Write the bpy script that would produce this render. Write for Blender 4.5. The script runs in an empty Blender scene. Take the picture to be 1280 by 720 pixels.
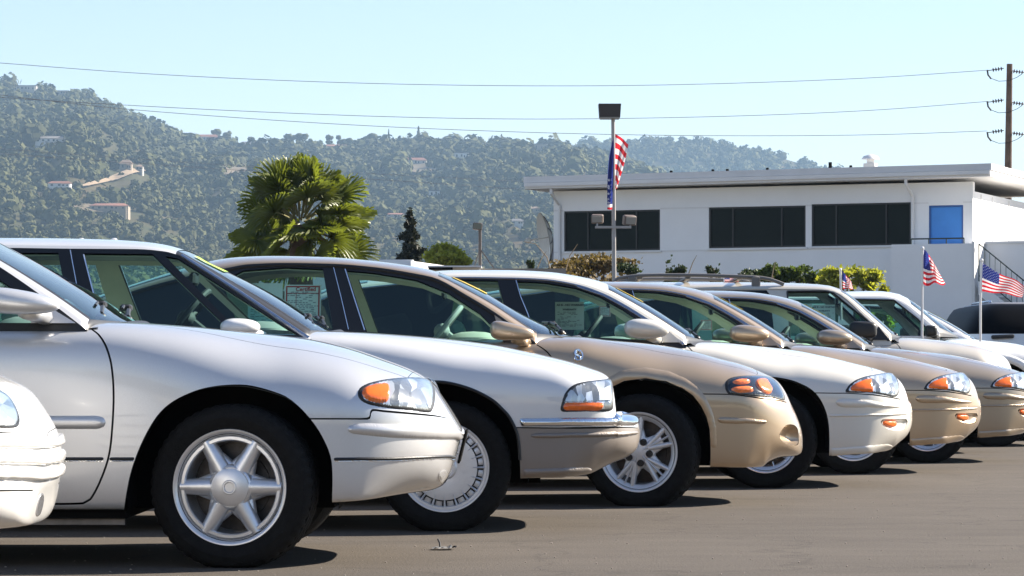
import bpy, math, random
import numpy as np
from mathutils import Vector, Matrix
from mathutils.geometry import delaunay_2d_cdt
random.seed(7); rng = np.random.default_rng(11)
PI = math.pi
SC = bpy.context.scene
COL = SC.collection
# ---------------------------------------------------------------- camera, light, exposure
F, YH, H = 3860.0, 462.0, 0.77            # focal length (px of the 1280 photo), horizon row, eye height (m)
cam = bpy.data.cameras.new('camera'); camo = bpy.data.objects.new('camera', cam); COL.objects.link(camo)
camo.location = (0, 0, H); camo.rotation_euler = (PI / 2, 0, 0)
cam.sensor_width = 36; cam.lens = F / 1280 * 36; cam.shift_y = (YH - 360) / 1280
cam.clip_start = 0.1; cam.clip_end = 20000
SC.camera = camo
SUN = Vector((1.5, 0.60, 1.0)).normalized()
sun_el = math.asin(SUN.z); sun_az = math.atan2(SUN.x, SUN.y)
w = bpy.data.worlds.new('World'); SC.world = w; w.use_nodes = True
nt = w.node_tree; nt.nodes.clear()
sky = nt.nodes.new('ShaderNodeTexSky'); sky.sky_type = 'NISHITA'; sky.sun_disc = False
sky.sun_elevation = sun_el; sky.sun_rotation = sun_az; sky.air_density = 1.0; sky.dust_density = 0.1; sky.ozone_density = 1.5
bg = nt.nodes.new('ShaderNodeBackground'); bg.inputs['Strength'].default_value = 0.063
wo = nt.nodes.new('ShaderNodeOutputWorld')
tint_ = nt.nodes.new('ShaderNodeVectorMath'); tint_.operation = 'MULTIPLY'; tint_.inputs[1].default_value = (1.02, .97, 1.03)
nt.links.new(sky.outputs[0], tint_.inputs[0]); nt.links.new(tint_.outputs[0], bg.inputs[0]); nt.links.new(bg.outputs[0], wo.inputs[0])
sl = bpy.data.lights.new('sun', 'SUN'); slo = bpy.data.objects.new('sun', sl); COL.objects.link(slo)
sl.energy = 5.0; sl.angle = math.radians(0.53); sl.color = (1.0, 0.91, 0.79)
slo.rotation_euler = (-SUN).to_track_quat('-Z', 'Y').to_euler(); slo.location = (20, 10, 40)
SC.view_settings.view_transform = 'Standard'; SC.view_settings.look = 'None'; SC.view_settings.gamma = 1
SC.view_settings.exposure = 1.5
SC.render.engine = 'CYCLES'
cy = SC.cycles
cy.use_denoising = True; cy.max_bounces = 10; cy.diffuse_bounces = 3; cy.glossy_bounces = 4
cy.transparent_max_bounces = 40; cy.transmission_bounces = 4; cy.volume_bounces = 0
cy.caustics_reflective = False; cy.caustics_refractive = False; cy.sample_clamp_indirect = 6

# ---------------------------------------------------------------- helpers
def wx(px, Y): return (px - 640.0) * Y / F
def wz(py, Y): return H - (py - YH) * Y / F

def nodes(name):
    m = bpy.data.materials.new(name); m.use_nodes = True
    return m, m.node_tree, m.node_tree.nodes['Principled BSDF']
def mat(name, col, rough=0.5, metal=0.0, coat=0.0, noise=0.0, nscale=8.0, bump=0.0, bscale=60.0, spec=0.5, emit=0):
    m, t, b = nodes(name)
    b.inputs['Base Color'].default_value = (*col, 1); b.inputs['Roughness'].default_value = rough
    b.inputs['Metallic'].default_value = metal; b.inputs['Coat Weight'].default_value = coat
    b.inputs['Coat Roughness'].default_value = 0.04; b.inputs['Specular IOR Level'].default_value = spec
    if noise:
        tc = t.nodes.new('ShaderNodeTexCoord'); n = t.nodes.new('ShaderNodeTexNoise')
        n.inputs['Scale'].default_value = nscale; n.inputs['Detail'].default_value = 6; n.inputs['Roughness'].default_value = .65
        t.links.new(tc.outputs['Object'], n.inputs['Vector'])
        r = t.nodes.new('ShaderNodeMapRange'); r.inputs[1].default_value = .3; r.inputs[2].default_value = .7
        r.inputs[3].default_value = 1 - noise; r.inputs[4].default_value = 1 + noise
        t.links.new(n.outputs[0], r.inputs[0])
        mx = t.nodes.new('ShaderNodeVectorMath'); mx.operation = 'SCALE'; mx.inputs[0].default_value = col
        t.links.new(r.outputs[0], mx.inputs['Scale']); t.links.new(mx.outputs[0], b.inputs['Base Color'])
    if bump:
        tc = t.nodes.new('ShaderNodeTexCoord'); n = t.nodes.new('ShaderNodeTexNoise')
        n.inputs['Scale'].default_value = bscale; n.inputs['Detail'].default_value = 4
        t.links.new(tc.outputs['Object'], n.inputs['Vector'])
        bm_ = t.nodes.new('ShaderNodeBump'); bm_.inputs['Strength'].default_value = bump; bm_.inputs['Distance'].default_value = .02
        t.links.new(n.outputs[0], bm_.inputs['Height']); t.links.new(bm_.outputs[0], b.inputs['Normal'])
    return m
def paint(name, col, metal=0.0, rough=0.32, coat=1.0, flake=0.0):
    m, t, b = nodes(name)
    b.inputs['Base Color'].default_value = (*col, 1); b.inputs['Roughness'].default_value = rough
    b.inputs['Metallic'].default_value = metal; b.inputs['Coat Weight'].default_value = coat
    b.inputs['Coat Roughness'].default_value = 0.03; b.inputs['Coat IOR'].default_value = 1.5
    tc = t.nodes.new('ShaderNodeTexCoord')
    n = t.nodes.new('ShaderNodeTexNoise'); n.inputs['Scale'].default_value = 3.0; n.inputs['Detail'].default_value = 5
    t.links.new(tc.outputs['Object'], n.inputs['Vector'])
    r = t.nodes.new('ShaderNodeMapRange'); r.inputs[3].default_value = rough - .04; r.inputs[4].default_value = rough + .07
    t.links.new(n.outputs[0], r.inputs[0]); t.links.new(r.outputs[0], b.inputs['Roughness'])
    if flake:
        v = t.nodes.new('ShaderNodeTexNoise'); v.inputs['Scale'].default_value = 900; v.inputs['Detail'].default_value = 1
        t.links.new(tc.outputs['Object'], v.inputs['Vector'])
        q = t.nodes.new('ShaderNodeMapRange'); q.inputs[1].default_value = .3; q.inputs[2].default_value = .7
        q.inputs[3].default_value = 1 - flake; q.inputs[4].default_value = 1 + flake
        t.links.new(v.outputs[0], q.inputs[0])
        mx = t.nodes.new('ShaderNodeVectorMath'); mx.operation = 'SCALE'; mx.inputs[0].default_value = col
        t.links.new(q.outputs[0], mx.inputs['Scale']); t.links.new(mx.outputs[0], b.inputs['Base Color'])
    return m
def glassmat(name, tint, refl_ior=1.5, rough=0.0, gcol=(1, 1, 1)):
    m = bpy.data.materials.new(name); m.use_nodes = True; t = m.node_tree; t.nodes.clear()
    o = t.nodes.new('ShaderNodeOutputMaterial'); mix = t.nodes.new('ShaderNodeMixShader')
    tr = t.nodes.new('ShaderNodeBsdfTransparent'); tr.inputs[0].default_value = (*tint, 1)
    gl = t.nodes.new('ShaderNodeBsdfGlossy'); gl.inputs['Roughness'].default_value = rough; gl.inputs[0].default_value = (*gcol, 1)
    fr = t.nodes.new('ShaderNodeFresnel'); fr.inputs[0].default_value = refl_ior
    ge = t.nodes.new('ShaderNodeNewGeometry'); im = t.nodes.new('ShaderNodeMapRange'); im.inputs[3].default_value = refl_ior; im.inputs[4].default_value = 1 / refl_ior   # a thin sheet: the same from both sides
    t.links.new(ge.outputs['Backfacing'], im.inputs[0]); t.links.new(im.outputs[0], fr.inputs[0])
    t.links.new(fr.outputs[0], mix.inputs[0]); t.links.new(tr.outputs[0], mix.inputs[1]); t.links.new(gl.outputs[0], mix.inputs[2])
    t.links.new(mix.outputs[0], o.inputs[0]); return m

def tag(o, label=None, cat=None, group=None, kind=None):
    if label: o['label'] = label
    if cat: o['category'] = cat
    if group: o['group'] = group
    if kind: o['kind'] = kind
    return o
def empty(name, loc=(0, 0, 0), rz=0, label=None, cat=None, group=None):
    o = bpy.data.objects.new(name, None); COL.objects.link(o); o.empty_display_size = .1
    o.location = loc; o.rotation_euler = (0, 0, rz); return tag(o, label, cat, group)
def mesh(name, V, Fs, m, parent=None, smooth=True, normals=None, loc=None, auto=None, mats=None, fmat=None):
    me = bpy.data.meshes.new(name)
    V = np.asarray(V, float).reshape(-1, 3)
    me.from_pydata(V.tolist(), [], [list(map(int, f)) for f in Fs]); me.update()
    for mm in (mats or [m]): me.materials.append(mm)
    if fmat is not None: me.polygons.foreach_set('material_index', np.asarray(fmat, dtype=np.int32))
    me.polygons.foreach_set('use_smooth', np.full(len(me.polygons), bool(smooth)))
    if normals is not None:
        me.normals_split_custom_set_from_vertices([tuple(n) for n in normals])
    elif auto:
        me.set_sharp_from_angle(angle=math.radians(auto))
    o = bpy.data.objects.new(name, me); COL.objects.link(o)
    if parent: o.parent = parent
    if loc is not None: o.location = loc
    return o
class MB:
    """collects primitives and links them as ONE mesh object"""
    def __init__(s): s.V = []; s.F = []; s.n = 0
    def add(s, V, Fs):
        V = [tuple(v) for v in V]; s.V += V; s.F += [[i + s.n for i in f] for f in Fs]; s.n += len(V); return s
    def box(s, x0, x1, y0, y1, z0, z1, M=None):
        V = [Vector((x, y, z)) for z in (z0, z1) for y in (y0, y1) for x in (x0, x1)]
        if M is not None: V = [M @ v for v in V]
        return s.add(V, [(0, 2, 3, 1), (4, 5, 7, 6), (0, 1, 5, 4), (2, 6, 7, 3), (0, 4, 6, 2), (1, 3, 7, 5)])
    def obox(s, c, sx, sy, sz, R=None, bev=0.0):
        M = Matrix.Translation(c) @ (R.to_4x4() if R is not None else Matrix.Identity(4))
        if not bev: return s.box(-sx/2, sx/2, -sy/2, sy/2, -sz/2, sz/2, M)
        V = []; Fs = []
        hx, hy, hz = sx/2, sy/2, sz/2
        for zz, ins in ((-hz, bev), (-hz + bev, 0), (hz - bev, 0), (hz, bev)):
            a, b_ = hx - ins, hy - ins; c_ = bev
            for (x, y) in ((-a + c_, -b_), (a - c_, -b_), (a, -b_ + c_), (a, b_ - c_), (a - c_, b_), (-a + c_, b_), (-a, b_ - c_), (-a, -b_ + c_)):
                V.append(M @ Vector((x, y, zz)))
        for k in range(3):
            for i in range(8): Fs.append((k*8 + i, k*8 + (i+1) % 8, k*8 + 8 + (i+1) % 8, k*8 + 8 + i))
        Fs.append(tuple(range(7, -1, -1))); Fs.append(tuple(range(24, 32)))
        return s.add(V, Fs)
    def tube(s, pts, r, n=8, cap=True, closed=False):
        pts = [Vector(p) for p in pts]; m = len(pts); rs = r if hasattr(r, '__len__') else [r] * m
        V = []; up = None
        for i, p in enumerate(pts):
            if closed: d = pts[(i+1) % m] - pts[i-1]
            else: d = pts[min(i+1, m-1)] - pts[max(i-1, 0)]
            if d.length < 1e-9: d = Vector((0, 0, 1))
            d.normalize()
            if up is None:
                up = Vector((0, 0, 1)) if abs(d.z) < .9 else Vector((1, 0, 0))
            a = d.cross(up)
            if a.length < 1e-6: a = d.cross(Vector((0, 1, 0)))
            a.normalize(); b = a.cross(d).normalized(); up = b
            for k in range(n):
                t = 2 * PI * k / n; V.append(p + (a * math.cos(t) + b * math.sin(t)) * rs[i])
        Fs = []
        for i in range(m if closed else m - 1):
            j = (i+1) % m
            for k in range(n): Fs.append((i*n + k, i*n + (k+1) % n, j*n + (k+1) % n, j*n + k))
        if cap and not closed: Fs.append(tuple(range(n-1, -1, -1))); Fs.append(tuple((m-1)*n + k for k in range(n)))
        return s.add(V, Fs)
    def lathe(s, prof, n=32, M=None, a0=0, a1=2*PI, mod=None):
        """prof: (r, h); axis = local z (h)"""
        V = []; full = abs(a1 - a0 - 2*PI) < 1e-6; cnt = n if full else n + 1
        for k in range(cnt):
            a = a0 + (a1 - a0) * k / n
            for j, (r, h) in enumerate(prof):
                rr = r + (mod(k, j) if mod else 0)
                v = Vector((rr * math.cos(a), rr * math.sin(a), h)); V.append(M @ v if M is not None else v)
        m = len(prof); Fs = []
        for k in range(n):
            q = (k+1) % cnt
            for j in range(m-1): Fs.append((k*m + j, q*m + j, q*m + j + 1, k*m + j + 1))
        return s.add(V, Fs)
    def ball(s, c, rx, ry, rz, nu=16, nv=10, e=1.0, taper=0.0):
        V = []; Fs = []
        for j in range(nv + 1):
            ph = -PI/2 + PI * j / nv
            for i in range(nu):
                th = 2*PI*i/nu
                f = lambda q: math.copysign(abs(q) ** e, q)
                X = f(math.cos(ph)) * f(math.cos(th)); Y = f(math.cos(ph)) * f(math.sin(th)); Z = f(math.sin(ph))
                k = 1 - taper * X
                V.append((c[0] + X * rx, c[1] + Y * ry * k, c[2] + Z * rz * k))
        for j in range(nv):
            for i in range(nu): Fs.append((j*nu + i, j*nu + (i+1) % nu, (j+1)*nu + (i+1) % nu, (j+1)*nu + i))
        return s.add(V, Fs)
    def build(s, name, m, parent=None, smooth=True, auto=35, loc=None):
        return mesh(name, s.V, s.F, m, parent, smooth, None, loc, auto)
def copy_tree(o, parent=None, swap=None):
    c = o.copy(); COL.objects.link(c); c.parent = parent
    if swap and c.type == 'MESH':
        for i, sl_ in enumerate(c.material_slots):
            if sl_.material and sl_.material.name in swap:
                new = swap[sl_.material.name]; sl_.link = 'OBJECT'; sl_.material = new
    for ch in o.children: copy_tree(ch, c, swap)
    return c
def pchip(pts):
    pts = sorted(pts); x = np.array([p[0] for p in pts], float); y = np.array([p[1] for p in pts], float)
    h = np.diff(x); d = np.diff(y) / h; m = np.zeros_like(y)
    for i in range(1, len(x) - 1):
        if d[i-1] * d[i] > 0:
            w1 = 2*h[i] + h[i-1]; w2 = h[i] + 2*h[i-1]; m[i] = (w1 + w2) / (w1/d[i-1] + w2/d[i])
    m[0] = d[0]; m[-1] = d[-1]
    def f(q):
        q = np.clip(np.asarray(q, float), x[0], x[-1]); k = np.clip(np.searchsorted(x, q) - 1, 0, len(x) - 2)
        t = (q - x[k]) / h[k]; t2 = t*t; t3 = t2*t
        return (2*t3 - 3*t2 + 1)*y[k] + (t3 - 2*t2 + t)*h[k]*m[k] + (-2*t3 + 3*t2)*y[k+1] + (t3 - t2)*h[k]*m[k+1]
    return f
def catmull(P, step, closed=True):
    """smooth densified polyline through 2-D points"""
    P = np.asarray(P, float); n = len(P); out = []
    rngi = range(n if closed else n - 1)
    for i in rngi:
        if closed: p0, p1, p2, p3 = P[i-1], P[i], P[(i+1) % n], P[(i+2) % n]
        else: p0, p1, p2, p3 = P[max(i-1, 0)], P[i], P[i+1], P[min(i+2, n-1)]
        L = np.linalg.norm(p2 - p1); k = max(1, int(L / step))
        # centripetal-ish tangents limited by the chord
        for j in range(k):
            t = j / k
            m1 = (p2 - p0) * .5; m2 = (p3 - p1) * .5
            for mm in (m1, m2):
                l = np.linalg.norm(mm)
                if l > L: mm *= L / l
            out.append((2*t**3 - 3*t**2 + 1)*p1 + (t**3 - 2*t**2 + t)*m1 + (-2*t**3 + 3*t**2)*p2 + (t**3 - t**2)*m2)
    if not closed: out.append(P[-1])
    return np.array(out)
def dens(P, step, closed=True):
    P = np.asarray(P, float); out = []; n = len(P)
    for i in range(n if closed else n - 1):
        a, b = P[i], P[(i+1) % n]; k = max(1, int(math.ceil(np.linalg.norm(b - a) / step)))
        for j in range(k): out.append(a + (b - a) * j / k)
    if not closed: out.append(P[-1])
    return np.array(out)
def inpoly(pts, poly):
    x, y = pts[:, 0], pts[:, 1]; c = np.zeros(len(pts), bool); n = len(poly)
    for i in range(n):
        x0, y0 = poly[i]; x1, y1 = poly[(i+1) % n]
        if y0 == y1: continue
        k = ((y0 > y) != (y1 > y)); xx = x0 + (y - y0) * (x1 - x0) / (y1 - y0); c ^= (k & (x < xx))
    return c
def edge_dist(pts, poly, closed=True):
    d = np.full(len(pts), 1e9); n = len(poly)
    for i in range(n if closed else n - 1):
        a = poly[i]; b = poly[(i+1) % n]; ab = b - a; L = max(ab @ ab, 1e-12)
        t = np.clip(((pts - a) @ ab) / L, 0, 1); q = a + t[:, None] * ab
        d = np.minimum(d, np.hypot(*(pts - q).T))
    return d
def cdt(loops, spacing, lo, hi, opens=()):
    """triangulate with every loop kept as an edge; returns 2-D verts and triangles"""
    V = []; E = []
    for L in loops:
        b = len(V); n = len(L); V += [tuple(p) for p in L]; E += [(b + i, b + (i+1) % n) for i in range(n)]
    for L in opens:
        b = len(V); n = len(L); V += [tuple(p) for p in L]; E += [(b + i, b + i + 1) for i in range(n - 1)]
    C = np.array(V)
    nx = max(2, int((hi[0] - lo[0]) / spacing)); ny = max(2, int((hi[1] - lo[1]) / (spacing * .87)))
    gx, gy = np.meshgrid(np.arange(nx + 1), np.arange(ny + 1))
    G = np.stack([lo[0] + (gx + .5 * (gy % 2)) * (hi[0] - lo[0]) / (nx + .5), lo[1] + gy * (hi[1] - lo[1]) / ny], -1).reshape(-1, 2)
    keep = np.ones(len(G), bool)
    for i in range(0, len(C), 400):
        cc = C[i:i+400]
        d2 = ((G[:, None, :] - cc[None]) ** 2).sum(-1).min(1); keep &= d2 > (spacing * .55) ** 2
    V += [tuple(p) for p in G[keep]]
    r = delaunay_2d_cdt([Vector(v) for v in V], E, [], 0, 1e-5)
    v = np.array([tuple(p) for p in r[0]]); f = np.array([t for t in r[2] if len(t) == 3], int).reshape(-1, 3)
    # consistent winding
    a, b, c = v[f[:, 0]], v[f[:, 1]], v[f[:, 2]]
    ar = (b[:, 0]-a[:, 0])*(c[:, 1]-a[:, 1]) - (b[:, 1]-a[:, 1])*(c[:, 0]-a[:, 0])
    f[ar < 0] = f[ar < 0][:, ::-1]; f = f[np.abs(ar) > 1e-9]
    return v, f
def strip(P, hw):
    """closed ribbon of half width hw around a 2-D polyline"""
    P = np.asarray(P, float); d = np.gradient(P, axis=0); d /= np.maximum(np.linalg.norm(d, axis=1), 1e-9)[:, None]
    n = np.stack([-d[:, 1], d[:, 0]], -1)
    return np.concatenate([P + n*hw, (P - n*hw)[::-1]])
# ---------------------------------------------------------------- materials shared by the cars
M = {}
M['silver'] = paint('silver_paint', (.63, .628, .625), .45, .34, 1.0, .10)
M['silverwhite'] = paint('silver_white_paint', (.71, .705, .695), .22, .34, 1.0, .05)
M['gold'] = paint('gold_paint', (.49, .365, .24), .6, .33, 1.0, .10)
M['cream'] = paint('cream_paint', (.76, .72, .63), .12, .34, 1.0, .03)
M['gold_two'] = paint('light_gold_paint', (.50, .375, .25), .6, .33, 1.0, .10)
M['gold_three'] = paint('bronze_gold_paint', (.42, .335, .24), .6, .33, 1.0, .10)
M['beige'] = paint('beige_paint', (.66, .60, .50), .3, .36, 1.0, .06)
M['white'] = paint('white_paint', (.80, .79, .76), 0.0, .34, 1.0, 0)
M['taupe'] = paint('taupe_cladding', (.25, .215, .185), .2, .45, .5, .05)
M['darkgrey_clad'] = paint('dark_cladding', (.045, .05, .055), 0, .5, .3, 0)
M['black'] = mat('black_trim', (.012, .012, .013), .45)
M['rubber'] = mat('tyre_rubber', (.011, .0107, .0103), .85, spec=.2, noise=.25, nscale=30, bump=.3, bscale=150)
M['matte'] = mat('black_liner', (.006, .006, .006), .95, spec=.1)
M['gloss'] = mat('gloss_black', (.012, .012, .014), .12, coat=1)
M['chrome'] = mat('chrome', (.82, .83, .84), .07, 1.0)
M['brighttrim'] = mat('bright_trim', (.55, .57, .62), .22, 1.0)
M['alloy'] = mat('alloy_wheel', (.72, .725, .735), .33, .65, .4, noise=.06, nscale=14)
M['hubcap'] = mat('silver_hubcap', (.68, .685, .69), .4, .45, .3, noise=.06, nscale=14)
M['steel'] = mat('brake_steel', (.10, .09, .085), .55, .7, noise=.4, nscale=20)
M['glass'] = glassmat('side_glass', (.66, .86, .80), 1.45)
M['windglass'] = glassmat('windshield_glass', (.62, .82, .79), 1.5)
M['darkglass'] = glassmat('privacy_glass', (.05, .06, .06), 1.5)
M['beigetrim'] = mat('beige_interior', (.60, .57, .46), .8, noise=.08)
M['greytrim'] = mat('grey_interior', (.34, .35, .33), .8, noise=.1)
M['darktrim'] = mat('dark_interior', (.035, .04, .042), .7)
M['seatcloth'] = mat('seat_cloth', (.42, .41, .36), .9, noise=.12, nscale=20, bump=.2)
M['amber'] = mat('amber_lens', (.92, .165, .008), .12, coat=1, noise=.12, nscale=40)
M['amberdark'] = mat('smoked_amber_lens', (.95, .22, .05), .15, coat=1, noise=.25, nscale=50)
def reflector():
    m, t, b = nodes('headlight_reflector')
    b.inputs['Metallic'].default_value = .45; b.inputs['Roughness'].default_value = .14
    b.inputs['Base Color'].default_value = (.95, .955, .96, 1); b.inputs['Coat Weight'].default_value = 1
    tc = t.nodes.new('ShaderNodeTexCoord'); mp = t.nodes.new('ShaderNodeMapping'); mp.inputs['Scale'].default_value = (1.3, .3, .7); t.links.new(tc.outputs['Object'], mp.inputs[0])
    v = t.nodes.new('ShaderNodeTexVoronoi'); v.inputs['Scale'].default_value = 24; t.links.new(mp.outputs[0], v.inputs['Vector'])
    r = t.nodes.new('ShaderNodeMapRange'); r.inputs[1].default_value = .2; r.inputs[2].default_value = .7; r.inputs[3].default_value = .22; r.inputs[4].default_value = 1.0; t.links.new(v.outputs['Color'], r.inputs[0])  # facet reflections painted into the base colour as bright and dark cells
    sc = t.nodes.new('ShaderNodeVectorMath'); sc.operation = 'SCALE'; sc.inputs[0].default_value = (.97, .975, .98); t.links.new(r.outputs[0], sc.inputs['Scale']); t.links.new(sc.outputs[0], b.inputs['Base Color'])
    bp = t.nodes.new('ShaderNodeBump'); bp.inputs['Strength'].default_value = .35; bp.inputs['Distance'].default_value = .01
    t.links.new(v.outputs['Distance'], bp.inputs['Height']); t.links.new(bp.outputs[0], b.inputs['Normal']); return m
M['reflector'] = reflector()
M['lens'] = glassmat('clear_lens', (.93, .95, .95), 1.45)
M['stickyellow'] = mat('yellow_window_paint', (.62, .42, .03), .6)
M['stickgreen'] = mat('lime_window_paint', (.36, .56, .07), .6)

GAP = .004
class Car:
    def __init__(s, Z, wheelx, W=.90, name='sedan', loc_rz=0):
        s.Z, s.W = Z, W; s.Xw = wx(wheelx, Z)
        s.root = empty(name, (s.Xw, Z + W, 0))
    def p(s, px, py, dy=0.0):                     # photo measurement -> metres in the car's own side view
        return ((px - 640) * (s.Z + dy) / F - s.Xw, H - (py - YH) * (s.Z + dy) / F)
    def pl(s, L, dy=0.0): return [s.p(a, b, dy) for a, b in L]
    # ------------------------------------------------ body surface
    def surface(s, hi, lo, tail, n=3.4, m=3.6, nc=8, cab=(-3.2, -.6), noseL=.55, nose_p=2.5, zmid=.56, tipz=None, inset=.05, nblend=.95, nosew=1.0, nose_q=None):
        W = s.W; xt = hi[-1][0]; s.tip = xt; s.tail = tail
        fh, fl = pchip(hi), pchip(lo); s.fh, s.fl = fh, fl
        q = np.linspace(0, 1, 260); X = np.concatenate([np.linspace(tail, xt - .6, 300)[:-1], xt - .6 * (1 - q) ** 2.6])
        tz = hi[-1][1] if tipz is None else tipz
        zh, zl = fh(X), fl(X)
        bl = np.clip((X - (xt - .45)) / .45, 0, 1); bl = bl*bl*(3 - 2*bl)
        zm = zmid + (tz - zmid) * bl
        zm = np.clip(zm, zl + 0.0, zh - 0.0)
        a = np.clip((X - (xt - noseL)) / noseL, 0, 1); b = np.clip(((tail + .5) - X) / .5, 0, 1)
        Wx = W * (1 - a ** nose_p) ** (1 / (nose_q or nose_p)) * (1 - b ** 2.5 * .9999) ** (1 / 2.5)
        tq = np.clip((X + .6) / (xt + .6), 0, 1); Wx *= 1 - .025 * tq * tq - .03 * np.clip((-2.2 - X) / 1.5, 0, 1) ** 2
        c0 = np.clip((X - cab[1] + .15) / nblend, 0, 1); c0 = c0*c0*(3 - 2*c0); c1 = np.clip((cab[0] - X) / .4, 0, 1); cc = np.maximum(c0, c1)
        nn = nc + (n - nc) * cc; mm = nc + (m - nc) * cc
        NT = 150; th = np.linspace(0, PI/2, 220)
        bz = np.clip((X - (xt - .40)) / .30, 0, 1); bz = bz*bz*(3 - 2*bz); tl = np.linspace(PI/2, 0, 110)[:-1]
        T = np.linspace(0, 1, NT); PY = np.zeros((len(X), NT)); PZ = np.zeros_like(PY)
        for i in range(len(X)):
            ye = Wx[i] * (1 - inset) * (1 - bz[i]); ql = 2 / (4.0 - .8 * bz[i]); ylow = ye + (Wx[i] - ye) * np.maximum(np.cos(tl), 0) ** ql; zlow = zm[i] - (zm[i] - zl[i]) * np.sin(tl) ** ql
            yu = Wx[i] * np.cos(th) ** (2 / nn[i]); zu = zm[i] + (zh[i] - zm[i]) * np.sin(th) ** (2 / mm[i])
            yy = np.concatenate([ylow, yu]); zz = np.concatenate([zlow, zu]); yy[-1] = 0; yy[0] = ye
            L = np.concatenate([[0], np.cumsum(np.hypot(np.diff(yy), np.diff(zz)))])
            PY[i] = -np.interp(T * L[-1], L, yy); PZ[i] = np.interp(T * L[-1], L, zz)
        st = np.zeros(len(X) - 1)
        for j in (20, 45, 70, 100): st += np.sqrt(np.diff(X)**2 + np.diff(PY[:, j])**2 + np.diff(PZ[:, j])**2)
        S = np.concatenate([[0], np.cumsum(st / 4)]); s.Lu = S[-1]; s.Lv = 1.45
        NS = 520; U = np.linspace(0, s.Lu, NS)
        s.TX = np.interp(U, S, X); s.TY = np.stack([np.interp(U, S, PY[:, j]) for j in range(NT)], 1)
        s.TZ = np.stack([np.interp(U, S, PZ[:, j]) for j in range(NT)], 1)
        G = np.stack([np.repeat(s.TX[:, None], NT, 1), s.TY, s.TZ], -1)
        du = np.gradient(G, axis=0); dv = np.gradient(G, axis=1); N = np.cross(du, dv)
        N /= np.maximum(np.linalg.norm(N, axis=2), 1e-9)[..., None]; N[-1] = (1, 0, 0)
        N[:, -1, 1] = 0; N[:, -1] /= np.maximum(np.linalg.norm(N[:, -1], axis=1), 1e-9)[:, None]
        s.G, s.N, s.NS, s.NT = G, N, NS, NT
    def bil(s, A, uv):
        fi = np.clip(uv[:, 0] / s.Lu, 0, 1) * (s.NS - 1); fj = np.clip(uv[:, 1] / s.Lv, 0, 1) * (s.NT - 1)
        i = np.minimum(fi.astype(int), s.NS - 2); j = np.minimum(fj.astype(int), s.NT - 2)
        a = (fi - i)[:, None]; b = (fj - j)[:, None]
        return (A[i, j] * (1-a) + A[i+1, j] * a) * (1-b) + (A[i, j+1] * (1-a) + A[i+1, j+1] * a) * b
    def P(s, uv): return s.bil(s.G, np.asarray(uv))
    def Nn(s, uv):
        n = s.bil(s.N, np.asarray(uv)); return n / np.maximum(np.linalg.norm(n, axis=1), 1e-9)[:, None]
    def u_of(s, x): return float(np.interp(x, s.TX, np.linspace(0, s.Lu, s.NS)))
    def row(s, x):
        fi = min(max(s.u_of(x) / s.Lu * (s.NS - 1), 0), s.NS - 1.001); i = int(fi); a = fi - i
        return s.TY[i] * (1-a) + s.TY[i+1] * a, s.TZ[i] * (1-a) + s.TZ[i+1] * a
    def uv(s, x, z):
        Y, Z = s.row(x); vv = np.linspace(0, s.Lv, s.NT)
        if z < Z[0]: return (s.u_of(x), z - Z[0])
        return (s.u_of(x), float(np.interp(z, np.maximum.accumulate(Z + np.arange(s.NT) * 1e-7), vv)))
    def v_at_y(s, x, y):                            # v where |y| on the upper section equals y
        Y, Z = s.row(x); k = s.NT // 3; yy = -Y[k:][::-1]; vv = np.linspace(0, s.Lv, s.NT)[k:][::-1]
        return float(np.interp(y, np.maximum.accumulate(yy + np.arange(len(yy)) * 1e-7), vv))
    def project(s, P):
        Yw = P[..., 1] + s.Z + s.W; return np.stack([640 + F * (P[..., 0] + s.Xw) / Yw, YH - F * (P[..., 2] - H) / Yw], -1)
    def solve(s, T):                                # skin coordinates of measured points (surface as seen from the camera's place)
        if getattr(s, 'gp', None) is None:
            s.gp = s.project(s.G); eye = np.array([-s.Xw, -s.Z - s.W, H]); s.gf = ((s.G - eye) * s.N).sum(-1) < 0
            q = s.gp.copy(); q[~s.gf] = 1e6; s.gq = q.reshape(-1, 2)
        T = np.asarray(T, float); out = np.zeros_like(T)
        for k, t in enumerate(T):
            q = int(np.argmin(((s.gq - t) ** 2).sum(1))); out[k] = (q // s.NT) / (s.NS - 1) * s.Lu, (q % s.NT) / (s.NT - 1) * s.Lv
        best = out.copy(); be = np.hypot(*(s.project(s.P(out)) - T).T); h = .004; cur = out.copy()
        for _ in range(6):
            p0 = s.project(s.P(cur)); pu = (s.project(s.P(cur + [h, 0])) - s.project(s.P(cur - [h, 0]))) / (2*h); pv = (s.project(s.P(cur + [0, h])) - s.project(s.P(cur - [0, h]))) / (2*h)
            e = T - p0; det = pu[:, 0] * pv[:, 1] - pv[:, 0] * pu[:, 1]; det = np.where(np.abs(det) < 1e-3, 1e-3, det)
            d = np.stack([(e[:, 0] * pv[:, 1] - pv[:, 0] * e[:, 1]) / det, (pu[:, 0] * e[:, 1] - e[:, 0] * pu[:, 1]) / det], -1)
            cur = np.clip(cur + np.clip(d, -.03, .03), [0, 0], [s.Lu, s.Lv]); er = np.hypot(*(s.project(s.P(cur)) - T).T)
            b = er < be; best[b] = cur[b]; be[b] = er[b]
        return best
    def on(s, px, py): return tuple(s.solve([(px, py)])[0])
    def onl(s, L): return s.solve(L)
    def onc(s, L, closed=True, smooth=True, px=2.0):
        """measured outline -> skin coordinates, resampled finely first so that it stays true on curved places"""
        L = np.asarray(L, float); L = catmull(L, px, closed) if smooth else dens(L, px, closed)
        return s.onl(L)
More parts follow.
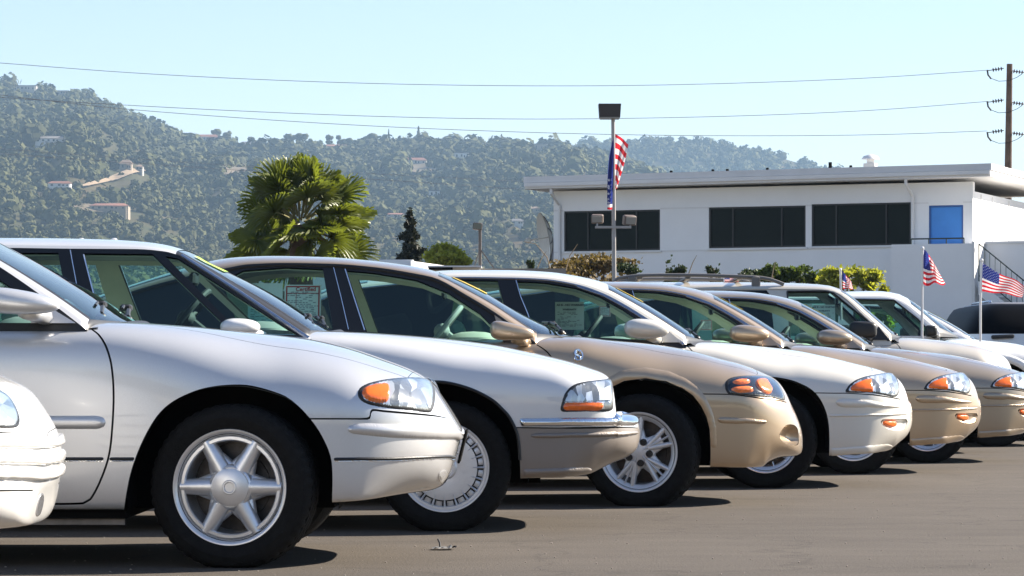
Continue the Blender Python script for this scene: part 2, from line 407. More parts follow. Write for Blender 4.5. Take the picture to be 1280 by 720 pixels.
    # ------------------------------------------------ emit triangles of the skin
    def emit(s, name, uv, tri, m, parent=None, sides='both', flange=.014, off=0.0, P=None, N=None, mid=True, flip=False, auto=None):
        if len(tri) == 0: return None
        used, inv = np.unique(tri, return_inverse=True); tri = inv.reshape(tri.shape)
        if P is None: P = s.P(uv[used]); N = s.Nn(uv[used])
        else: P = P[used]; N = N[used]
        P = P + N * off
        if flip: tri = tri[:, ::-1]; N = -N
        V = P.tolist(); NN = N.tolist(); Fs = tri.tolist()
        if flange:
            e = np.sort(np.concatenate([tri[:, [0, 1]], tri[:, [1, 2]], tri[:, [2, 0]]]), axis=1)
            key = e[:, 0].astype(np.int64) * 1000000 + e[:, 1]; k, idx, cnt = np.unique(key, return_index=True, return_counts=True)
            d = np.concatenate([tri[:, [0, 1]], tri[:, [1, 2]], tri[:, [2, 0]]])
            third = np.concatenate([tri[:, 2], tri[:, 0], tri[:, 1]])
            for q in idx[cnt == 1]:
                a, b = d[q]
                if mid and abs(P[a][1]) < 2e-4 and abs(P[b][1]) < 2e-4: continue
                t = P[b] - P[a]; n = np.cross(t, N[a]); L = np.linalg.norm(n)
                if L < 1e-9: continue
                n = n / L
                if n @ (P[third[q]] - P[a]) > 0: n = -n
                base = len(V)
                for pt, nn in ((P[a], N[a]), (P[b], N[b])):
                    V.append((pt).tolist()); NN.append((n * .85 + nn * .5).tolist())
                    V.append((pt - nn * flange).tolist()); NN.append(n.tolist())
                Fs.append([base, base + 1, base + 3, base + 2][::-1])
        V = np.array(V); NN = np.array(NN); NN /= np.maximum(np.linalg.norm(NN, axis=1), 1e-9)[:, None]
        Vm = V * (1, -1, 1); Nm = NN * (1, -1, 1)
        out = None
        if sides == 'both':
            Fa = Fs + [[i + len(V) for i in f[::-1]] for f in Fs]
            return mesh(name, np.concatenate([V, Vm]), Fa, m, parent or s.root, True, np.concatenate([NN, Nm]))
        if 'n' in sides: out = mesh(name, V, Fs, m, parent or s.root, True, NN)
        if 'f' in sides: o2 = mesh(name, Vm, [f[::-1] for f in Fs], m, parent or s.root, True, Nm); out = (out, o2) if out else o2
        return out
    def body(s, paintm, arches, door=None, hoodfront=None, bumper=None, seams=(), spacing=.03, bumperm=None, lower=None, hood_y=.72, hood_back=None, doorm=None, scoops=()):
        sp = spacing; Lu, Lv = s.Lu, s.Lv
        rect = dens([(0, 0), (Lu, 0), (Lu, Lv), (0, Lv)], sp)
        loops = [rect]; holes = []; gaps = []
        for A in arches:
            pts = dens(catmull([s.uv(*q) for q in A], .02, False), .02, False); holes.append(pts)
        for px_, dep, sm in scoops:
            holes.append(dens(s.onc(px_, True, True, 2.0), .012))
        # cabin opening: inside the rail of the greenhouse
        xs = np.linspace(s.cab_x[0], s.cab_x[1], 60); ed = []
        for x in xs: ed.append((s.u_of(x), s.v_at_y(x, max(s.ybase(x) - .05, 0.0))))
        cab = np.array([(ed[0][0], Lv + .2)] + ed + [(ed[-1][0], Lv + .2)]); cabc = cab.copy(); cabc[:, 1] = np.minimum(cabc[:, 1], Lv)
        holes.append(dens(cabc, sp))
        D = None
        if door is not None:
            line = dens(s.onc(door['px'], False, True, 6.0), .025, False)
            D = np.concatenate([line, [(line[-1][0], Lv), (line[0][0], Lv)]])
            gaps.append(strip(line, GAP))
            # rear edge up to the belt
        Hd = None
        if hoodfront is not None:
            xh = hoodfront; L = []; xb = s.cab_x[1] + (-.13 if hood_back is None else hood_back)
            for x in np.linspace(xb, xh, 40):
                Wl = -s.row(x)[0].min(); L.append((s.u_of(x), s.v_at_y(x, Wl * hood_y)))
            c = L[-1]
            for k in range(1, 9): L.append((c[0] + .05 * math.sin(k/8*PI/2), c[1] + (Lv - c[1]) * (1 - math.cos(k / 8 * PI / 2)) if k < 8 else Lv))
            line = dens(L, .025, False); gaps.append(strip(line, GAP * .6)); Hd = np.concatenate([line, [(line[0][0], Lv)]])
        B = None
        if bumper is not None:
            line = dens(s.onc(bumper, False, True, 3.0), .025, False); gaps.append(strip(line, GAP * .8))
            ue = np.linspace(line[-1][0], Lu, 12)
            B = np.concatenate([line, [(Lu, line[-1][1]), (Lu, -.3), (line[0][0], -.3)]])
        for q in seams: gaps.append(strip(dens(s.onc(q, False, True, 3.0), .025, False), GAP * .8))
        v, f = cdt(loops + holes + gaps, sp, (0, 0), (Lu, Lv))
        c = v[f].mean(1)
        ok = (c[:, 0] > 0) & (c[:, 0] < Lu) & (c[:, 1] > 0) & (c[:, 1] < Lv)
        hole = np.zeros(len(f), bool)
        for h in holes: hole |= inpoly(c, h)
        gap = np.zeros(len(f), bool)
        for g in gaps: gap |= inpoly(c, g)
        base = ok & ~hole; skin = base & ~gap; rest = skin.copy()
        if D is not None:
            k = rest & inpoly(c, D); rest &= ~k
            s.emit('door', v, f[k], doorm or paintm, sides='nf')
        if Hd is not None:
            k = rest & inpoly(c, Hd); rest &= ~k; s.hood = s.emit('hood', v, f[k], paintm)
        if B is not None:
            k = rest & inpoly(c, B); rest &= ~k; s.bumper = s.emit('front_bumper', v, f[k], bumperm or paintm)
        s.bodyo = s.emit('body', v, f[rest], paintm)
        s.emit('inner_shell', v, f[base], M['darktrim'], flange=0, off=-.03)
        for px_, dep, sm in scoops: s.puff('recess', px_, sm, -dep, dep * 1.2, -.001, step=.01)
    # ------------------------------------------------ raised pieces that follow the body
    def puff(s, name, outline, m, h=.006, edge=.02, base=-.002, parent=None, sides='nf', step=.012, smooth_outline=True, auto=None, uv=None, sp=None, capv=None):
        if uv is None:
            L = s.onc(outline, True, smooth_outline)
            for _ in range(4 if smooth_outline else 2): L = .25 * np.roll(L, 1, 0) + .5 * L + .25 * np.roll(L, -1, 0)
            L = dens(L, step)
        else: L = catmull(np.array(uv), step) if smooth_outline else dens(np.array(uv), step)
        sp = sp or min(max(step, .012), max(edge * .5, .004))
        v, f = cdt([L], sp, L.min(0), L.max(0)); f = f.reshape(-1, 3); c = v[f].mean(1); f = f[inpoly(c, L)]
        if len(f) == 0: print('EMPTY', name, L[:5])
        if len(f) == 0: return None
        d = edge_dist(v, L); t = np.clip(d / edge, 0, 1); hh = base + (h - base) * np.sqrt(1 - (1 - t) ** 2)
        P = s.P(v) + s.Nn(v) * hh[:, None]
        used, inv = np.unique(f, return_inverse=True); f = inv.reshape(f.shape); P = P[used]
        out = []
        for sd in sides:
            V = P if sd == 'n' else P * (1, -1, 1); ff = f if sd == 'n' else f[:, ::-1]
            out.append(mesh(name, V, ff.tolist(), m, parent or s.root, True, None, None, auto))
        return out
    # ------------------------------------------------ greenhouse
    def green(s, rail, centre, belt, header, backlight, tum=.33, yb=None, kp=.085):
        """rail, centre: side-view lines from the rear base to the windscreen base"""
        s.rz, s.cz, s.bz = pchip(rail), pchip(centre), pchip(belt)
        s.x0, s.x1 = rail[0][0], rail[-1][0]; s.c0, s.c1 = centre[0][0], centre[-1][0]
        s.yb = yb or s.W - .075; s.tum = tum; s.header, s.backl, s.kp = header, backlight, kp
        s.cab_x = (s.c0 + .02, s.c1 - .02)
    def yside(s, x, z):
        d = np.maximum(z - s.bz(x), -.2); return s.yb - s.tum * d - .22 * d * np.abs(d)
    def ybase(s, x):                                # half width of the glasshouse foot
        x = float(x)
        if x > s.x1: 
            y1 = float(s.yside(s.x1, s.rz(s.x1))); return y1 * math.sqrt(max(0, 1 - (x - s.x1) / (s.c1 - s.x1)))
        if x < s.x0:
            y1 = float(s.yside(s.x0, s.rz(s.x0))); return y1 * math.sqrt(max(0, 1 - (s.x0 - x) / (s.x0 - s.c0)))
        return s.yb
    def glasshouse(s, roofm, framem, windows, spacing=.04, nx=80, trim=None, sideglass=None, innerm=None, headm=None, privacy=(), pillarm=None):
        # top sheet: pillar band, windscreen, roof, rear screen
        q = np.linspace(0, 1, 14)
        X = np.unique(np.concatenate([s.c0 + (s.x0 - s.c0) * q**2, np.linspace(s.x0, s.backl, 14), np.linspace(s.backl, s.header, 30), np.linspace(s.header, s.x1, 26), s.c1 - (s.c1 - s.x1) * q[::-1]**2]).round(5))
        kk = np.array([0, .012, .03, .055, s.kp, s.kp + .03, .16, .22, .3, .38, .47, .56, .66, .76, .86, .94, 1.0])
        G = np.zeros((len(X), len(kk), 3))
        for i, x in enumerate(X):
            if x > s.x1: yr = s.ybase(x); t = (x - s.x1) / (s.c1 - s.x1); zr = (1-t) * s.rz(s.x1) + t * s.cz(s.c1)
            elif x < s.x0: yr = s.ybase(x); t = (s.x0 - x) / (s.x0 - s.c0); zr = (1-t) * s.rz(s.x0) + t * s.cz(s.c0)
            else: zr = s.rz(x); yr = s.yside(x, zr)
            zc = max(float(s.cz(x)), float(zr) + .002)
            G[i, :, 0] = x; G[i, :, 1] = -yr * (1 - kk); G[i, :, 2] = zr + (zc - zr) * (1 - (1 - kk) ** 2.3) ** .5
        nI, nK = len(X), len(kk); N = np.cross(np.gradient(G, axis=0), np.gradient(G, axis=1)); N /= np.maximum(np.linalg.norm(N, axis=2), 1e-9)[..., None]
        N[:, -1, 1] = 0; N /= np.maximum(np.linalg.norm(N, axis=2), 1e-9)[..., None]; N[0] = N[1]; N[-1] = N[-2]
        N[:, 0] = N[:, 1]
        P = G.reshape(-1, 3); N = N.reshape(-1, 3); cls = {'roof': [], 'pillar': [], 'windshield': [], 'rear_window': [], 'seal': [], 'rear_seal': []}
        for i in range(nI - 1):
            xm = (X[i] + X[i+1]) / 2
            for k in range(nK - 1):
                km = (kk[k] + kk[k+1]) / 2
                rear = xm < s.backl
                if s.backl < xm < s.header: c = 'roof'
                elif xm > s.x1 or xm < s.x0: c = 'seal' if km < s.kp else ('windshield' if xm > 0 or xm > s.header else 'rear_window')
                elif km < s.kp: c = 'pillar' if (pillarm and xm > s.header) else 'roof'
                elif km < s.kp + .03: c = 'seal'
                else: c = 'windshield' if xm > s.header else 'rear_window'
                if rear and c == 'seal': c = 'rear_seal'
                a = i*nK + k; b = a + nK; cls[c] += [(a, b, b + 1), (a, b + 1, a + 1)]
        s.X, s.kk, s.Gt, s.Nt = X, kk, P, N
        T = {k: np.array(vv, int).reshape(-1, 3) for k, vv in cls.items()}
        s.roof = s.emit('roof', None, T['roof'], roofm, P=P, N=N, flange=.012)
        if pillarm: s.emit('windscreen_pillar', None, T['pillar'], pillarm, P=P, N=N, flange=.012, sides='nf')
        s.wind = s.emit('windshield', None, T['windshield'], M['windglass'], P=P, N=N, flange=0, off=-.002)
        s.emit('rear_window', None, T['rear_window'], M['glass'], P=P, N=N, flange=0, off=-.002)
        s.emit('window_seal', None, T['seal'], M['black'], P=P, N=N, flange=.006, off=.001, sides='nf')
        s.emit('window_seal', None, T['rear_seal'], M['black'], P=P, N=N, flange=.006, off=.001, sides='nf')
        s.emit('headliner', None, T['roof'], headm or M['greytrim'], P=P, N=N, flange=0, off=-.03, flip=True)
        # side sheet
        xs = np.linspace(s.x0, s.x1, 90); low = np.stack([xs, s.bz(xs) - .05], -1); up = np.stack([xs, s.rz(xs)], -1)
        poly = np.concatenate([dens(low, spacing, False), dens(up[::-1], spacing, False)])
        W = []
        for wd in windows: W.append(dens(wd, spacing))
        v, f = cdt([poly] + W, spacing, poly.min(0), poly.max(0)); c = v[f].mean(1); ok = inpoly(c, poly)
        y = s.yside(v[:, 0], v[:, 1]); P = np.stack([v[:, 0], -y, v[:, 1]], -1)
        e = 1e-3; dyz = (s.yside(v[:, 0], v[:, 1] + e) - y) / e; dyx = (s.yside(v[:, 0] + e, v[:, 1]) - y) / e
        N = np.stack([-dyx, -np.ones(len(v)), -dyz], -1); N[:, 0] *= 1; N /= np.linalg.norm(N, axis=1)[:, None]
        fr = ok.copy()
        for i, wd in enumerate(W):
            k = ok & inpoly(c, wd); fr &= ~k
            s.emit('window', None, f[k], M['darkglass'] if i in privacy else (sideglass or M['glass']), P=P, N=N, flange=0, off=-.009, sides='nf')
        s.emit('pillar_frame', None, f[fr], framem, P=P, N=N, flange=.016)
        s.emit('pillar_lining', None, f[fr], innerm or M['beigetrim'], P=P, N=N, flange=0, off=-.03, flip=True)
        if trim:
            for sg in (1, -1):
                mb = MB(); xs2 = np.linspace(s.backl - .3, s.x1 - .01, 60)
                mb.tube([(x, -sg * (s.yside(x, s.rz(x)) + .004), s.rz(x) - .004) for x in xs2], trim[1], 6)
                mb.build('window_trim', trim[0], s.root)
    def top_at(s, x, k):
        i = np.argmin(np.abs(s.X - x)); j = np.argmin(np.abs(s.kk - k)); q = i * len(s.kk) + j; return Vector(s.Gt[q]), Vector(s.Nt[q])
    def banner(s, name, x0, x1, k0, k1, m):
        """painted price strip near the top of the windscreen (follows the glass)"""
        xs = np.linspace(x0, x1, 10); ks = np.linspace(k0, k1, 7); V = []; nK = len(s.kk)
        G = s.Gt.reshape(-1, nK, 3); N = s.Nt.reshape(-1, nK, 3)
        for x in xs:
            for k in ks:
                col = [np.interp(x, s.X, [np.interp(k, s.kk, G[i, :, d]) for i in range(len(s.X))]) for d in range(3)]
                nn = [np.interp(x, s.X, [np.interp(k, s.kk, N[i, :, d]) for i in range(len(s.X))]) for d in range(3)]
                V.append(np.array(col) + np.array(nn) * .003)
        Fs = [(i*7 + j, (i+1)*7 + j, (i+1)*7 + j + 1, i*7 + j + 1) for i in range(9) for j in range(6)]
        return mesh(name, V, Fs, m, s.root)
    # ------------------------------------------------ running gear and cabin
    def gear(s, R, style, wheelm, wb=2.78, steer=0.0, arch_r=.41, hubz=None, rimr=.218, tw=.105, yin=.0, spring=None, zc=None):
        hz = hubz or R - .012
        for i, (x, sd, st) in enumerate(((0, -1, steer), (0, 1, steer), (-wb, -1, 0), (-wb, 1, 0))):
            wheel(s.root, (x, sd * (s.W - tw - .012 - yin), hz), R, rimr, tw, style, wheelm, sd, st, simple=(i != 0))
        for x in (0, -wb):
            for sd in (-1, 1):
                Mx = Matrix.Translation((x, sd * (s.W - .035), zc or hz)) @ Matrix.Rotation(-sd * PI/2, 4, 'X').to_4x4()
                a0, a1 = (-.2, PI + .2) if sd < 0 else (-PI - .2, .2); mb = MB(); mb.lathe([(arch_r, 0), (arch_r, -.30), (.02, -.30)], 36, Mx, a0, a1); mb.build('wheel_well', M['matte'], s.root)
        mb = MB(); y = s.W - .36
        mb.box(s.tail + .15, s.tip - .50, -y, y, .22, .32); y2 = s.W - .07
        mb.box(-wb + .42, -.42, -y2, y2, .19, .27)
        mb.build('underbody', M['matte'], s.root)
    def cabin(s, seatm, dashm, belt=.93, sx=-1.95, wheelat=(-1.2, 1.0), floor=.30, dash=(-1.0, -.55), rear=True, seath=0):
        mb = MB(); mb.box(-3.0, -.55, -.72, .72, floor - .02, floor); mb.build('floor_pan', M['darktrim'], s.root)
        z = belt
        mb = MB(); x0, x1 = dash
        pts = [(x0, z - .32), (x0 - .05, z - .12), (x0 - .02, z - .01), (x0 + .1, z + .015), (x1 + .1, z - .01), (x1 + .2, z - .2)]
        V = [(px_, -.70, pz) for px_, pz in pts] + [(px_, .70, pz) for px_, pz in pts]; n = len(pts)
        mb.add(V, [(i, i + 1, n + i + 1, n + i) for i in range(n - 1)] + [tuple(range(n)), tuple(range(2*n - 1, n - 1, -1))])
        mb.ball((x0 + .03, .37, z + .0), .16, .2, .07, 14, 8, .8)
        mb.build('dashboard', dashm, s.root)
        for yy in (-.37, .37):
            mb = MB(); R = Matrix.Rotation(math.radians(-18), 3, 'Y')
            mb.obox((sx + .30, yy, floor + .16), .52, .50, .18, Matrix.Rotation(math.radians(-6), 3, 'Y'), .05)
            mb.obox((sx - .05, yy, floor + .50 + seath), .17, .49, .66, R, .06)
            mb.obox((sx - .20, yy, floor + .89 + seath), .10, .26, .16, R, .04)
            mb.tube([(sx - .16, yy - .05, floor + .75 + seath), (sx - .2, yy - .05, floor + .9 + seath)], .008, 6)
            mb.build('front_seat', seatm, s.root)
        if rear:
            mb = MB(); mb.obox((sx - .75, 0, floor + .17), .5, 1.3, .2, None, .05)
            mb.obox((sx - 1.05, 0, floor + .48), .16, 1.3, .6, Matrix.Rotation(math.radians(-24), 3, 'Y'), .06)
            mb.build('rear_bench', seatm, s.root)
        mb = MB(); c = Vector((wheelat[0], .37, wheelat[1])); a = Vector((.62, 0, .78)); b = Vector((0, 1, 0)); R = .185
        mb.tube([c + (a * math.cos(t) + b * math.sin(t)) * R for t in np.linspace(0, 2*PI, 28)[:-1]], .016, 8, closed=True)
        nrm = a.cross(b); hub = c - nrm * .0
        for t in (0.3, PI - .3, -PI/2): mb.tube([hub, c + (a * math.sin(t) + b * math.cos(t)) * R], .012, 6)
        mb.ball(hub, .05, .06, .05, 10, 6); col = Vector((.78, 0, -.62)); mb.tube([hub, hub + col * .32], .03, 8)
        mb.build('steering_wheel', M['darktrim'] if dashm is not M['beigetrim'] else M['greytrim'], s.root)
        # rear view mirror hangs behind the windscreen
        mb = MB(); zc = float(s.cz(s.header + .08)) - .07
        mb.obox((s.header + .02, 0, zc - .02), .03, .22, .065, None, .012); mb.tube([(s.header + .03, 0, zc), (s.header + .10, 0, zc + .06)], .008, 6)
        mb.build('rear_view_mirror', M['black'], s.root)
    def wiper(s):
        mb = MB()
        for yy in (-.42, .28):
            x = s.c1 - .05 - .10 * (yy / .7) ** 2; z = float(s.cz(s.c1)) + .03
            mb.tube([(x, yy - .05, z), (x - .02, yy + .12, z + .025), (x - .06, yy + .5, z + .05)], .011, 6)
            mb.tube([(x - .03, yy + .0, z + .035), (x - .06, yy + .3, z + .055), (x - .10, yy + .62, z + .06)], .007, 6)
            mb.ball((x, yy - .05, z - .01), .022, .02, .015, 10, 6); mb.obox((x - .05, yy + .3, z + .045), .05, .08, .03, None, .008)
        mb.build('wiper', M['black'], s.root)
        mb = MB(); xs = np.linspace(-1, 1, 17)
        V = []
        for t in xs:
            xc = s.c1 - (s.c1 - s.x1) * t * t; zc = float(s.cz(s.c1)) + (float(s.rz(s.x1)) - float(s.cz(s.c1))) * t * t
            V += [(xc - .03, t * s.yb * .98, zc + .002), (xc + .03, t * s.yb * .98, zc + .010), (xc + .09, t * s.yb * .97, zc - .03)]
        mb.add(V, [(3*i, 3*i + 3, 3*i + 4, 3*i + 1) for i in range(16)] + [(3*i + 1, 3*i + 4, 3*i + 5, 3*i + 2) for i in range(16)])
        mb.build('cowl_grille', M['black'], s.root)
    def mirror(s, L, Rr, T, B, m, dy=-.10, depth=.11, e=.75, taper=.12, tilt=0.0, sailpx=None, sailm=None, name='wing_mirror', far=True):
        x0, z0 = s.p(L, B, dy); x1, z1 = s.p(Rr, T, dy); cx, cz = (x0 + x1) / 2, (z0 + z1) / 2
        for sd in ((-1, 1) if far else (-1,)):
            mb = MB(); nu, nv = 24, 16; V = []
            for j in range(nv + 1):
                ph = -PI/2 + PI * j / nv
                for i in range(nu):
                    th = 2*PI*i/nu; f = lambda q: math.copysign(abs(q) ** e, q)
                    X = f(math.sin(ph)); Yy = f(math.cos(ph)) * f(math.cos(th)); Zz = f(math.cos(ph)) * f(math.sin(th))
                    k = 1 - taper * (X + 1) - .0
                    V.append((cx + X * (x1 - x0) / 2, sd * (s.W - dy - .02 + Yy * depth * k), cz + (Zz * k - tilt * X) * (z1 - z0) / 2))
            mb.add(V, [(j*nu + i, j*nu + (i+1) % nu, (j+1)*nu + (i+1) % nu, (j+1)*nu + i) for j in range(nv) for i in range(nu)])
            mb.tube([(cx + .02, sd * (s.W - dy - .05), z0 + .03), (cx + .09, sd * (s.yb - .02), z0 + .0)], [.035, .03], 8)
            mb.build(name, m, s.root, True, None)
        if sailpx:
            pts = [s.p(a, b, .1) for a, b in sailpx]
            for sd in (-1, 1):
                V = [(x, sd * (float(s.yside(x, z)) + .012), z) for x, z in pts] + [(x, sd * (float(s.yside(x, z)) - .01), z) for x, z in pts]; n = len(pts)
                mesh('mirror_base', V, [tuple(range(n))] + [(i, (i+1) % n, n + (i+1) % n, n + i) for i in range(n)], sailm or m, s.root, False)

# ---------------------------------------------------------------- wheels
_wc = {}
def wheel(root, loc, R, rr, tw, style, rm, sd, steer, simple=False):
    key = (R, rr, tw, style, rm.name, simple)
    wr = empty('wheel', loc); wr.parent = root; wr.rotation_euler = (0, 0, steer + (PI if sd > 0 else 0))
    if key in _wc:
        for nm, me in _wc[key]:
            o = bpy.data.objects.new(nm, me); COL.objects.link(o); o.parent = wr
        return wr
    rec = []
    A = Matrix.Rotation(PI/2, 4, 'X')          # lathe axis z -> -y (outer face towards -y)
    def put(mb, nm, m, auto=35):
        o = mb.build(nm, m, wr, True, auto); rec.append((nm, o.data)); return o
    # tyre profile, inner to outer (h = towards the outer face)
    seg = 144; th = tw
    prof = [(rr - .012, -th + .02), (rr + .012, -th + .004), (rr + .05, -th - .004), (R - .035, -th + .002), (R - .014, -th + .014)]
    for g in (-.055, -.018, .018, .055):
        prof += [(R - .002, g - .012), (R - .001, g - .006), (R - .009, g - .004), (R - .009, g + .004), (R - .001, g + .006)]
    prof += [(R - .004, th - .026), (R - .013, th - .014), (R - .022, th - .007), (R - .026, th - .006), (R - .03, th - .002), (R - .055, th + .005), (rr + .045, th + .003), (rr + .028, th - .001), (rr + .024, th - .004), (rr + .012, th - .008), (rr - .012, th - .02)]
    nP = len(prof)
    def mod(k, j):
        r, h = prof[j]
        if r > R - .016 and abs(h) > .05: return -.006 if k % 3 == 0 else 0
        if r > R - .005: return -.003 if k % 4 == (1 if h > 0 else 3) else 0
        return 0
    mb = MB().lathe(prof, seg, A, mod=mod if not simple else None)
    hz = loc[2]; mb.V = [(v[0], v[1], max(v[2], -hz + .0015)) for v in mb.V]
    put(mb, 'tyre', M['rubber'], 28)
    f = th - .012                              # plane of the rim lip
    lip = [(rr - .05, -th + .03), (rr - .045, -.02), (rr - .03, f - .05), (rr - .022, f - .028), (rr - .014, f - .016), (rr - .008, f - .004), (rr - .002, f + .003), (rr + .006, f + .004), (rr + .012, f - .002), (rr + .012, f - .015)]
    mb = MB().lathe(lip, 72, A)
    put(mb, 'rim', rm, 50)
    mb = MB().lathe([(.0, -.02), (.135, -.02), (.135, -.03), (rr - .03, -.035), (rr - .03, -th)], 40, A); put(mb, 'brake_disc', M['steel'])
    def bar(mb, ang, r0, r1, w0, w1, d0, d1, t=.03, side=0.0, rows=7, bulge=1.0):
        V = []; nc_ = 9
        for i in range(rows):
            q = i / (rows - 1); r = r0 + (r1 - r0) * q; wd = w0 + (w1 - w0) * q; dp = d0 + (d1 - d0) * q + .0
            for c in range(nc_):
                a = PI * c / (nc_ - 1); lat = -math.cos(a) * wd / 2; hgt = dp - t + t * math.sin(a) ** (.7)
                x = r; yv = lat + side * q; ca, sa = math.cos(ang), math.sin(ang)
                V.append((x * ca - yv * sa, -hgt, x * sa + yv * ca))
        Fs = [(i*nc_ + c, i*nc_ + c + 1, (i+1)*nc_ + c + 1, (i+1)*nc_ + c) for i in range(rows - 1) for c in range(nc_ - 1)]
        Fs += [tuple(range(nc_)), tuple((rows-1)*nc_ + c for c in range(nc_ - 1, -1, -1))]
        mb.add(V, Fs)
    ph = .35
    if style == 'six':
        for k in range(6):
            a = k * PI / 3 + 0.0; mb = MB(); bar(mb, a, .062, rr - .016, .080, .058, f - .003, f - .010, .040); put(mb, 'spoke', rm, 40)
            mb = MB(); bar(mb, a + .0, .05, .135, .135, .07, f - .020, f - .02, .03); put(mb, 'spoke', rm, 40)
        cap = [(0, f + .004), (.018, f + .004), (.021, f + .009), (.026, f + .009), (.029, f + .005), (.06, f + .002), (.074, f - .003), (.0745, f - .009), (.077, f - .009), (.0775, f - .004), (.085, f - .010), (.095, f - .04)]
        put(MB().lathe(cap, 48, A), 'hub_cap', rm, 30)
        put(MB().lathe([(rr - .038, f - .02), (rr - .033, f - .012), (rr - .022, f - .012), (rr - .018, f - .02)], 60, A), 'rim_ring', rm, 40)
    elif style == 'turbine':
        disc = [(0, f + .012), (.022, f + .012), (.024, f + .006), (.03, f + .006), (.034, f + .0), (.05, f + .004), (.06, f - .002), (.12, f + .004), (rr - .05, f + .002)]
        put(MB().lathe(disc, 64, A), 'hub_cap', rm, 30)
        put(MB().lathe([(0, f + .014), (.015, f + .014), (.017, f + .008)], 20, A), 'centre_emblem', M['black'])
        put(MB().lathe([(rr - .05, f + .0015), (rr - .045, f - .012), (rr - .02, f - .014), (rr - .015, f - .004)], 64, A), 'slot_ring', M['black'])
        for k in range(20):
            a = 2*PI*k/20; mb = MB(); bar(mb, a, .135, rr - .012, .006, .014, f + .006, f + .004, .02); put(mb, 'fin', rm, 40)
            mb = MB(); bar(mb, a + PI/20, rr - .044, rr - .022, .03, .034, f - .006, f - .008, .006, rows=3); put(mb, 'slot_insert', rm, 40)
        put(MB().lathe([(rr - .022, f - .006), (rr - .016, f + .002), (rr - .004, f + .003)], 64, A), 'rim_ring', rm, 40)
    elif style == 'split5':
        put(MB().lathe([(0, f - .002), (.03, f - .004), (.075, f - .012), (.09, f - .018), (.095, f - .035)], 40, A), 'hub_cap', rm, 30)
        for k in range(5):
            a = PI/2 + .18 + 2*PI*k/5
            mb = MB(); bar(mb, a, .03, rr - .016, .016, .012, f + .0, f - .008, .02); put(mb, 'spoke', rm, 40)
            for sg in (-1, 1):
                mb = MB(); bar(mb, a + sg * .12, .06, rr - .012, .036, .030, f - .001, f - .008, .026, sg * .026); put(mb, 'spoke', rm, 40)
            mb = MB(); bar(mb, a, .03, .15, .115, .085, f - .008, f - .015, .02); put(mb, 'spoke', rm, 40)
            an = a + PI/5; c = Vector((.062 * math.cos(an), -(f - .004), .062 * math.sin(an)))
            put(MB().lathe([(0, .004), (.011, .004), (.012, .007), (.019, .007), (.02, -.01)], 18, Matrix.Translation(c) @ A), 'lug_nut', M['black'])
        put(MB().lathe([(rr - .036, f - .022), (rr - .03, f - .012), (rr - .012, f - .004)], 60, A), 'rim_ring', rm, 40)
    else:
        put(MB().lathe([(0, f + .0), (.03, f - .0), (.055, f - .006), (.075, f - .014), (.08, f - .04)], 36, A), 'hub_cap', rm, 30)
        for k in range(5):
            a = PI/2 + .3 + 2*PI*k/5; mb = MB(); bar(mb, a, .055, rr - .016, .07, .05, f - .01, f - .012, .03); put(mb, 'spoke', rm, 40)
            mb = MB(); bar(mb, a + PI/5, .15, rr - .016, .012, .016, f - .012, f - .012, .02); put(mb, 'spoke', rm, 40)
        put(MB().lathe([(rr - .036, f - .022), (rr - .03, f - .012), (rr - .012, f - .004)], 60, A), 'rim_ring', rm, 40)
    _wc[key] = rec
    return wr
def circ_arch(x, z, r, low=-.05):
    return [(x - r, low)] + [(x + r * math.cos(a), z + r * math.sin(a)) for a in np.linspace(PI, 0, 25)] + [(x + r, low)]
REAR = dict(rail=[(-3.30, 1.0), (-3.02, 1.15), (-2.65, 1.295), (-2.1, 1.345)], cen=[(-3.5, 1.02), (-3.12, 1.18), (-2.75, 1.34), (-2.2, 1.405)],
            hi=[(-3.9, .78), (-3.86, .92), (-3.6, 1.0), (-2.9, .985), (-1.6, .965)], lo=[(-3.9, .50), (-3.75, .33), (-3.3, .24), (-2.2, .21)],
            belt=[(-3.5, 1.0), (-2.6, .975), (-1.6, .95)])
def headlamp(c, outline, amber=None, ambermat=None, gasket=1.07, dark=False, refl=None, sd='nf'):
    o = np.array(outline, float); m = o.mean(0)
    c.puff('headlight_gasket', (o - m) * gasket + m, M['black'], .004, .01, -.003, sides=sd)
    hs = c.puff('headlight', refl or outline, M['gloss'] if dark else M['reflector'], .007, .03, .001, step=.009, sides=sd)
    c.puff('headlight_lens', outline, M['lens'], .014, .04, .002, step=.009, sides=sd)
    if amber is not None: c.puff('turn_signal', amber, ambermat or M['amber'], .017, .02, .002, step=.009)
def addtube(c, name, px, r, m, dy=.05, off=.004):
    uv = c.onc(px, False); P = c.P(uv) + c.Nn(uv) * off
    for sd in (1, -1):
        MB().tube([(p[0], sd * p[1], p[2]) for p in P], r, 6).build(name, m, c.root)

# ================================================================ 0: white nose cut by the left edge of the photo
c = Car(9.25, -366); tag(c.root, 'white sedan nose with ribbed bumper cut off at the left edge', 'car', 'cars parked in a row')
W = c.W; R_ = REAR
c.green(R_['rail'] + [(-1.3, 1.325), (-1.0, 1.2), (-.55, .93)], R_['cen'] + [(-1.5, 1.41), (-1.2, 1.37), (-.8, 1.16), (-.43, .96)], R_['belt'] + [(-.5, .93)], -1.25, -2.6)
c.surface(R_['hi'] + [(-.6, .955), (-.3, .95), (.1, .915), (.45, .83)] + c.pl([(0, 476), (12.6, 483.5), (29, 503), (43, 521.5), (54, 537.7), (62, 550), (66, 567)], W),
          R_['lo'] + [(-1, .21), (.2, .22)] + [c.p(-20, 668, .4), c.p(36, 657, .75), c.p(47, 649, .85), c.p(57, 620, .9), c.p(63.5, 595, .9), c.p(66, 567, .9)], -3.9, zmid=.55, n=3.4, m=3.2)
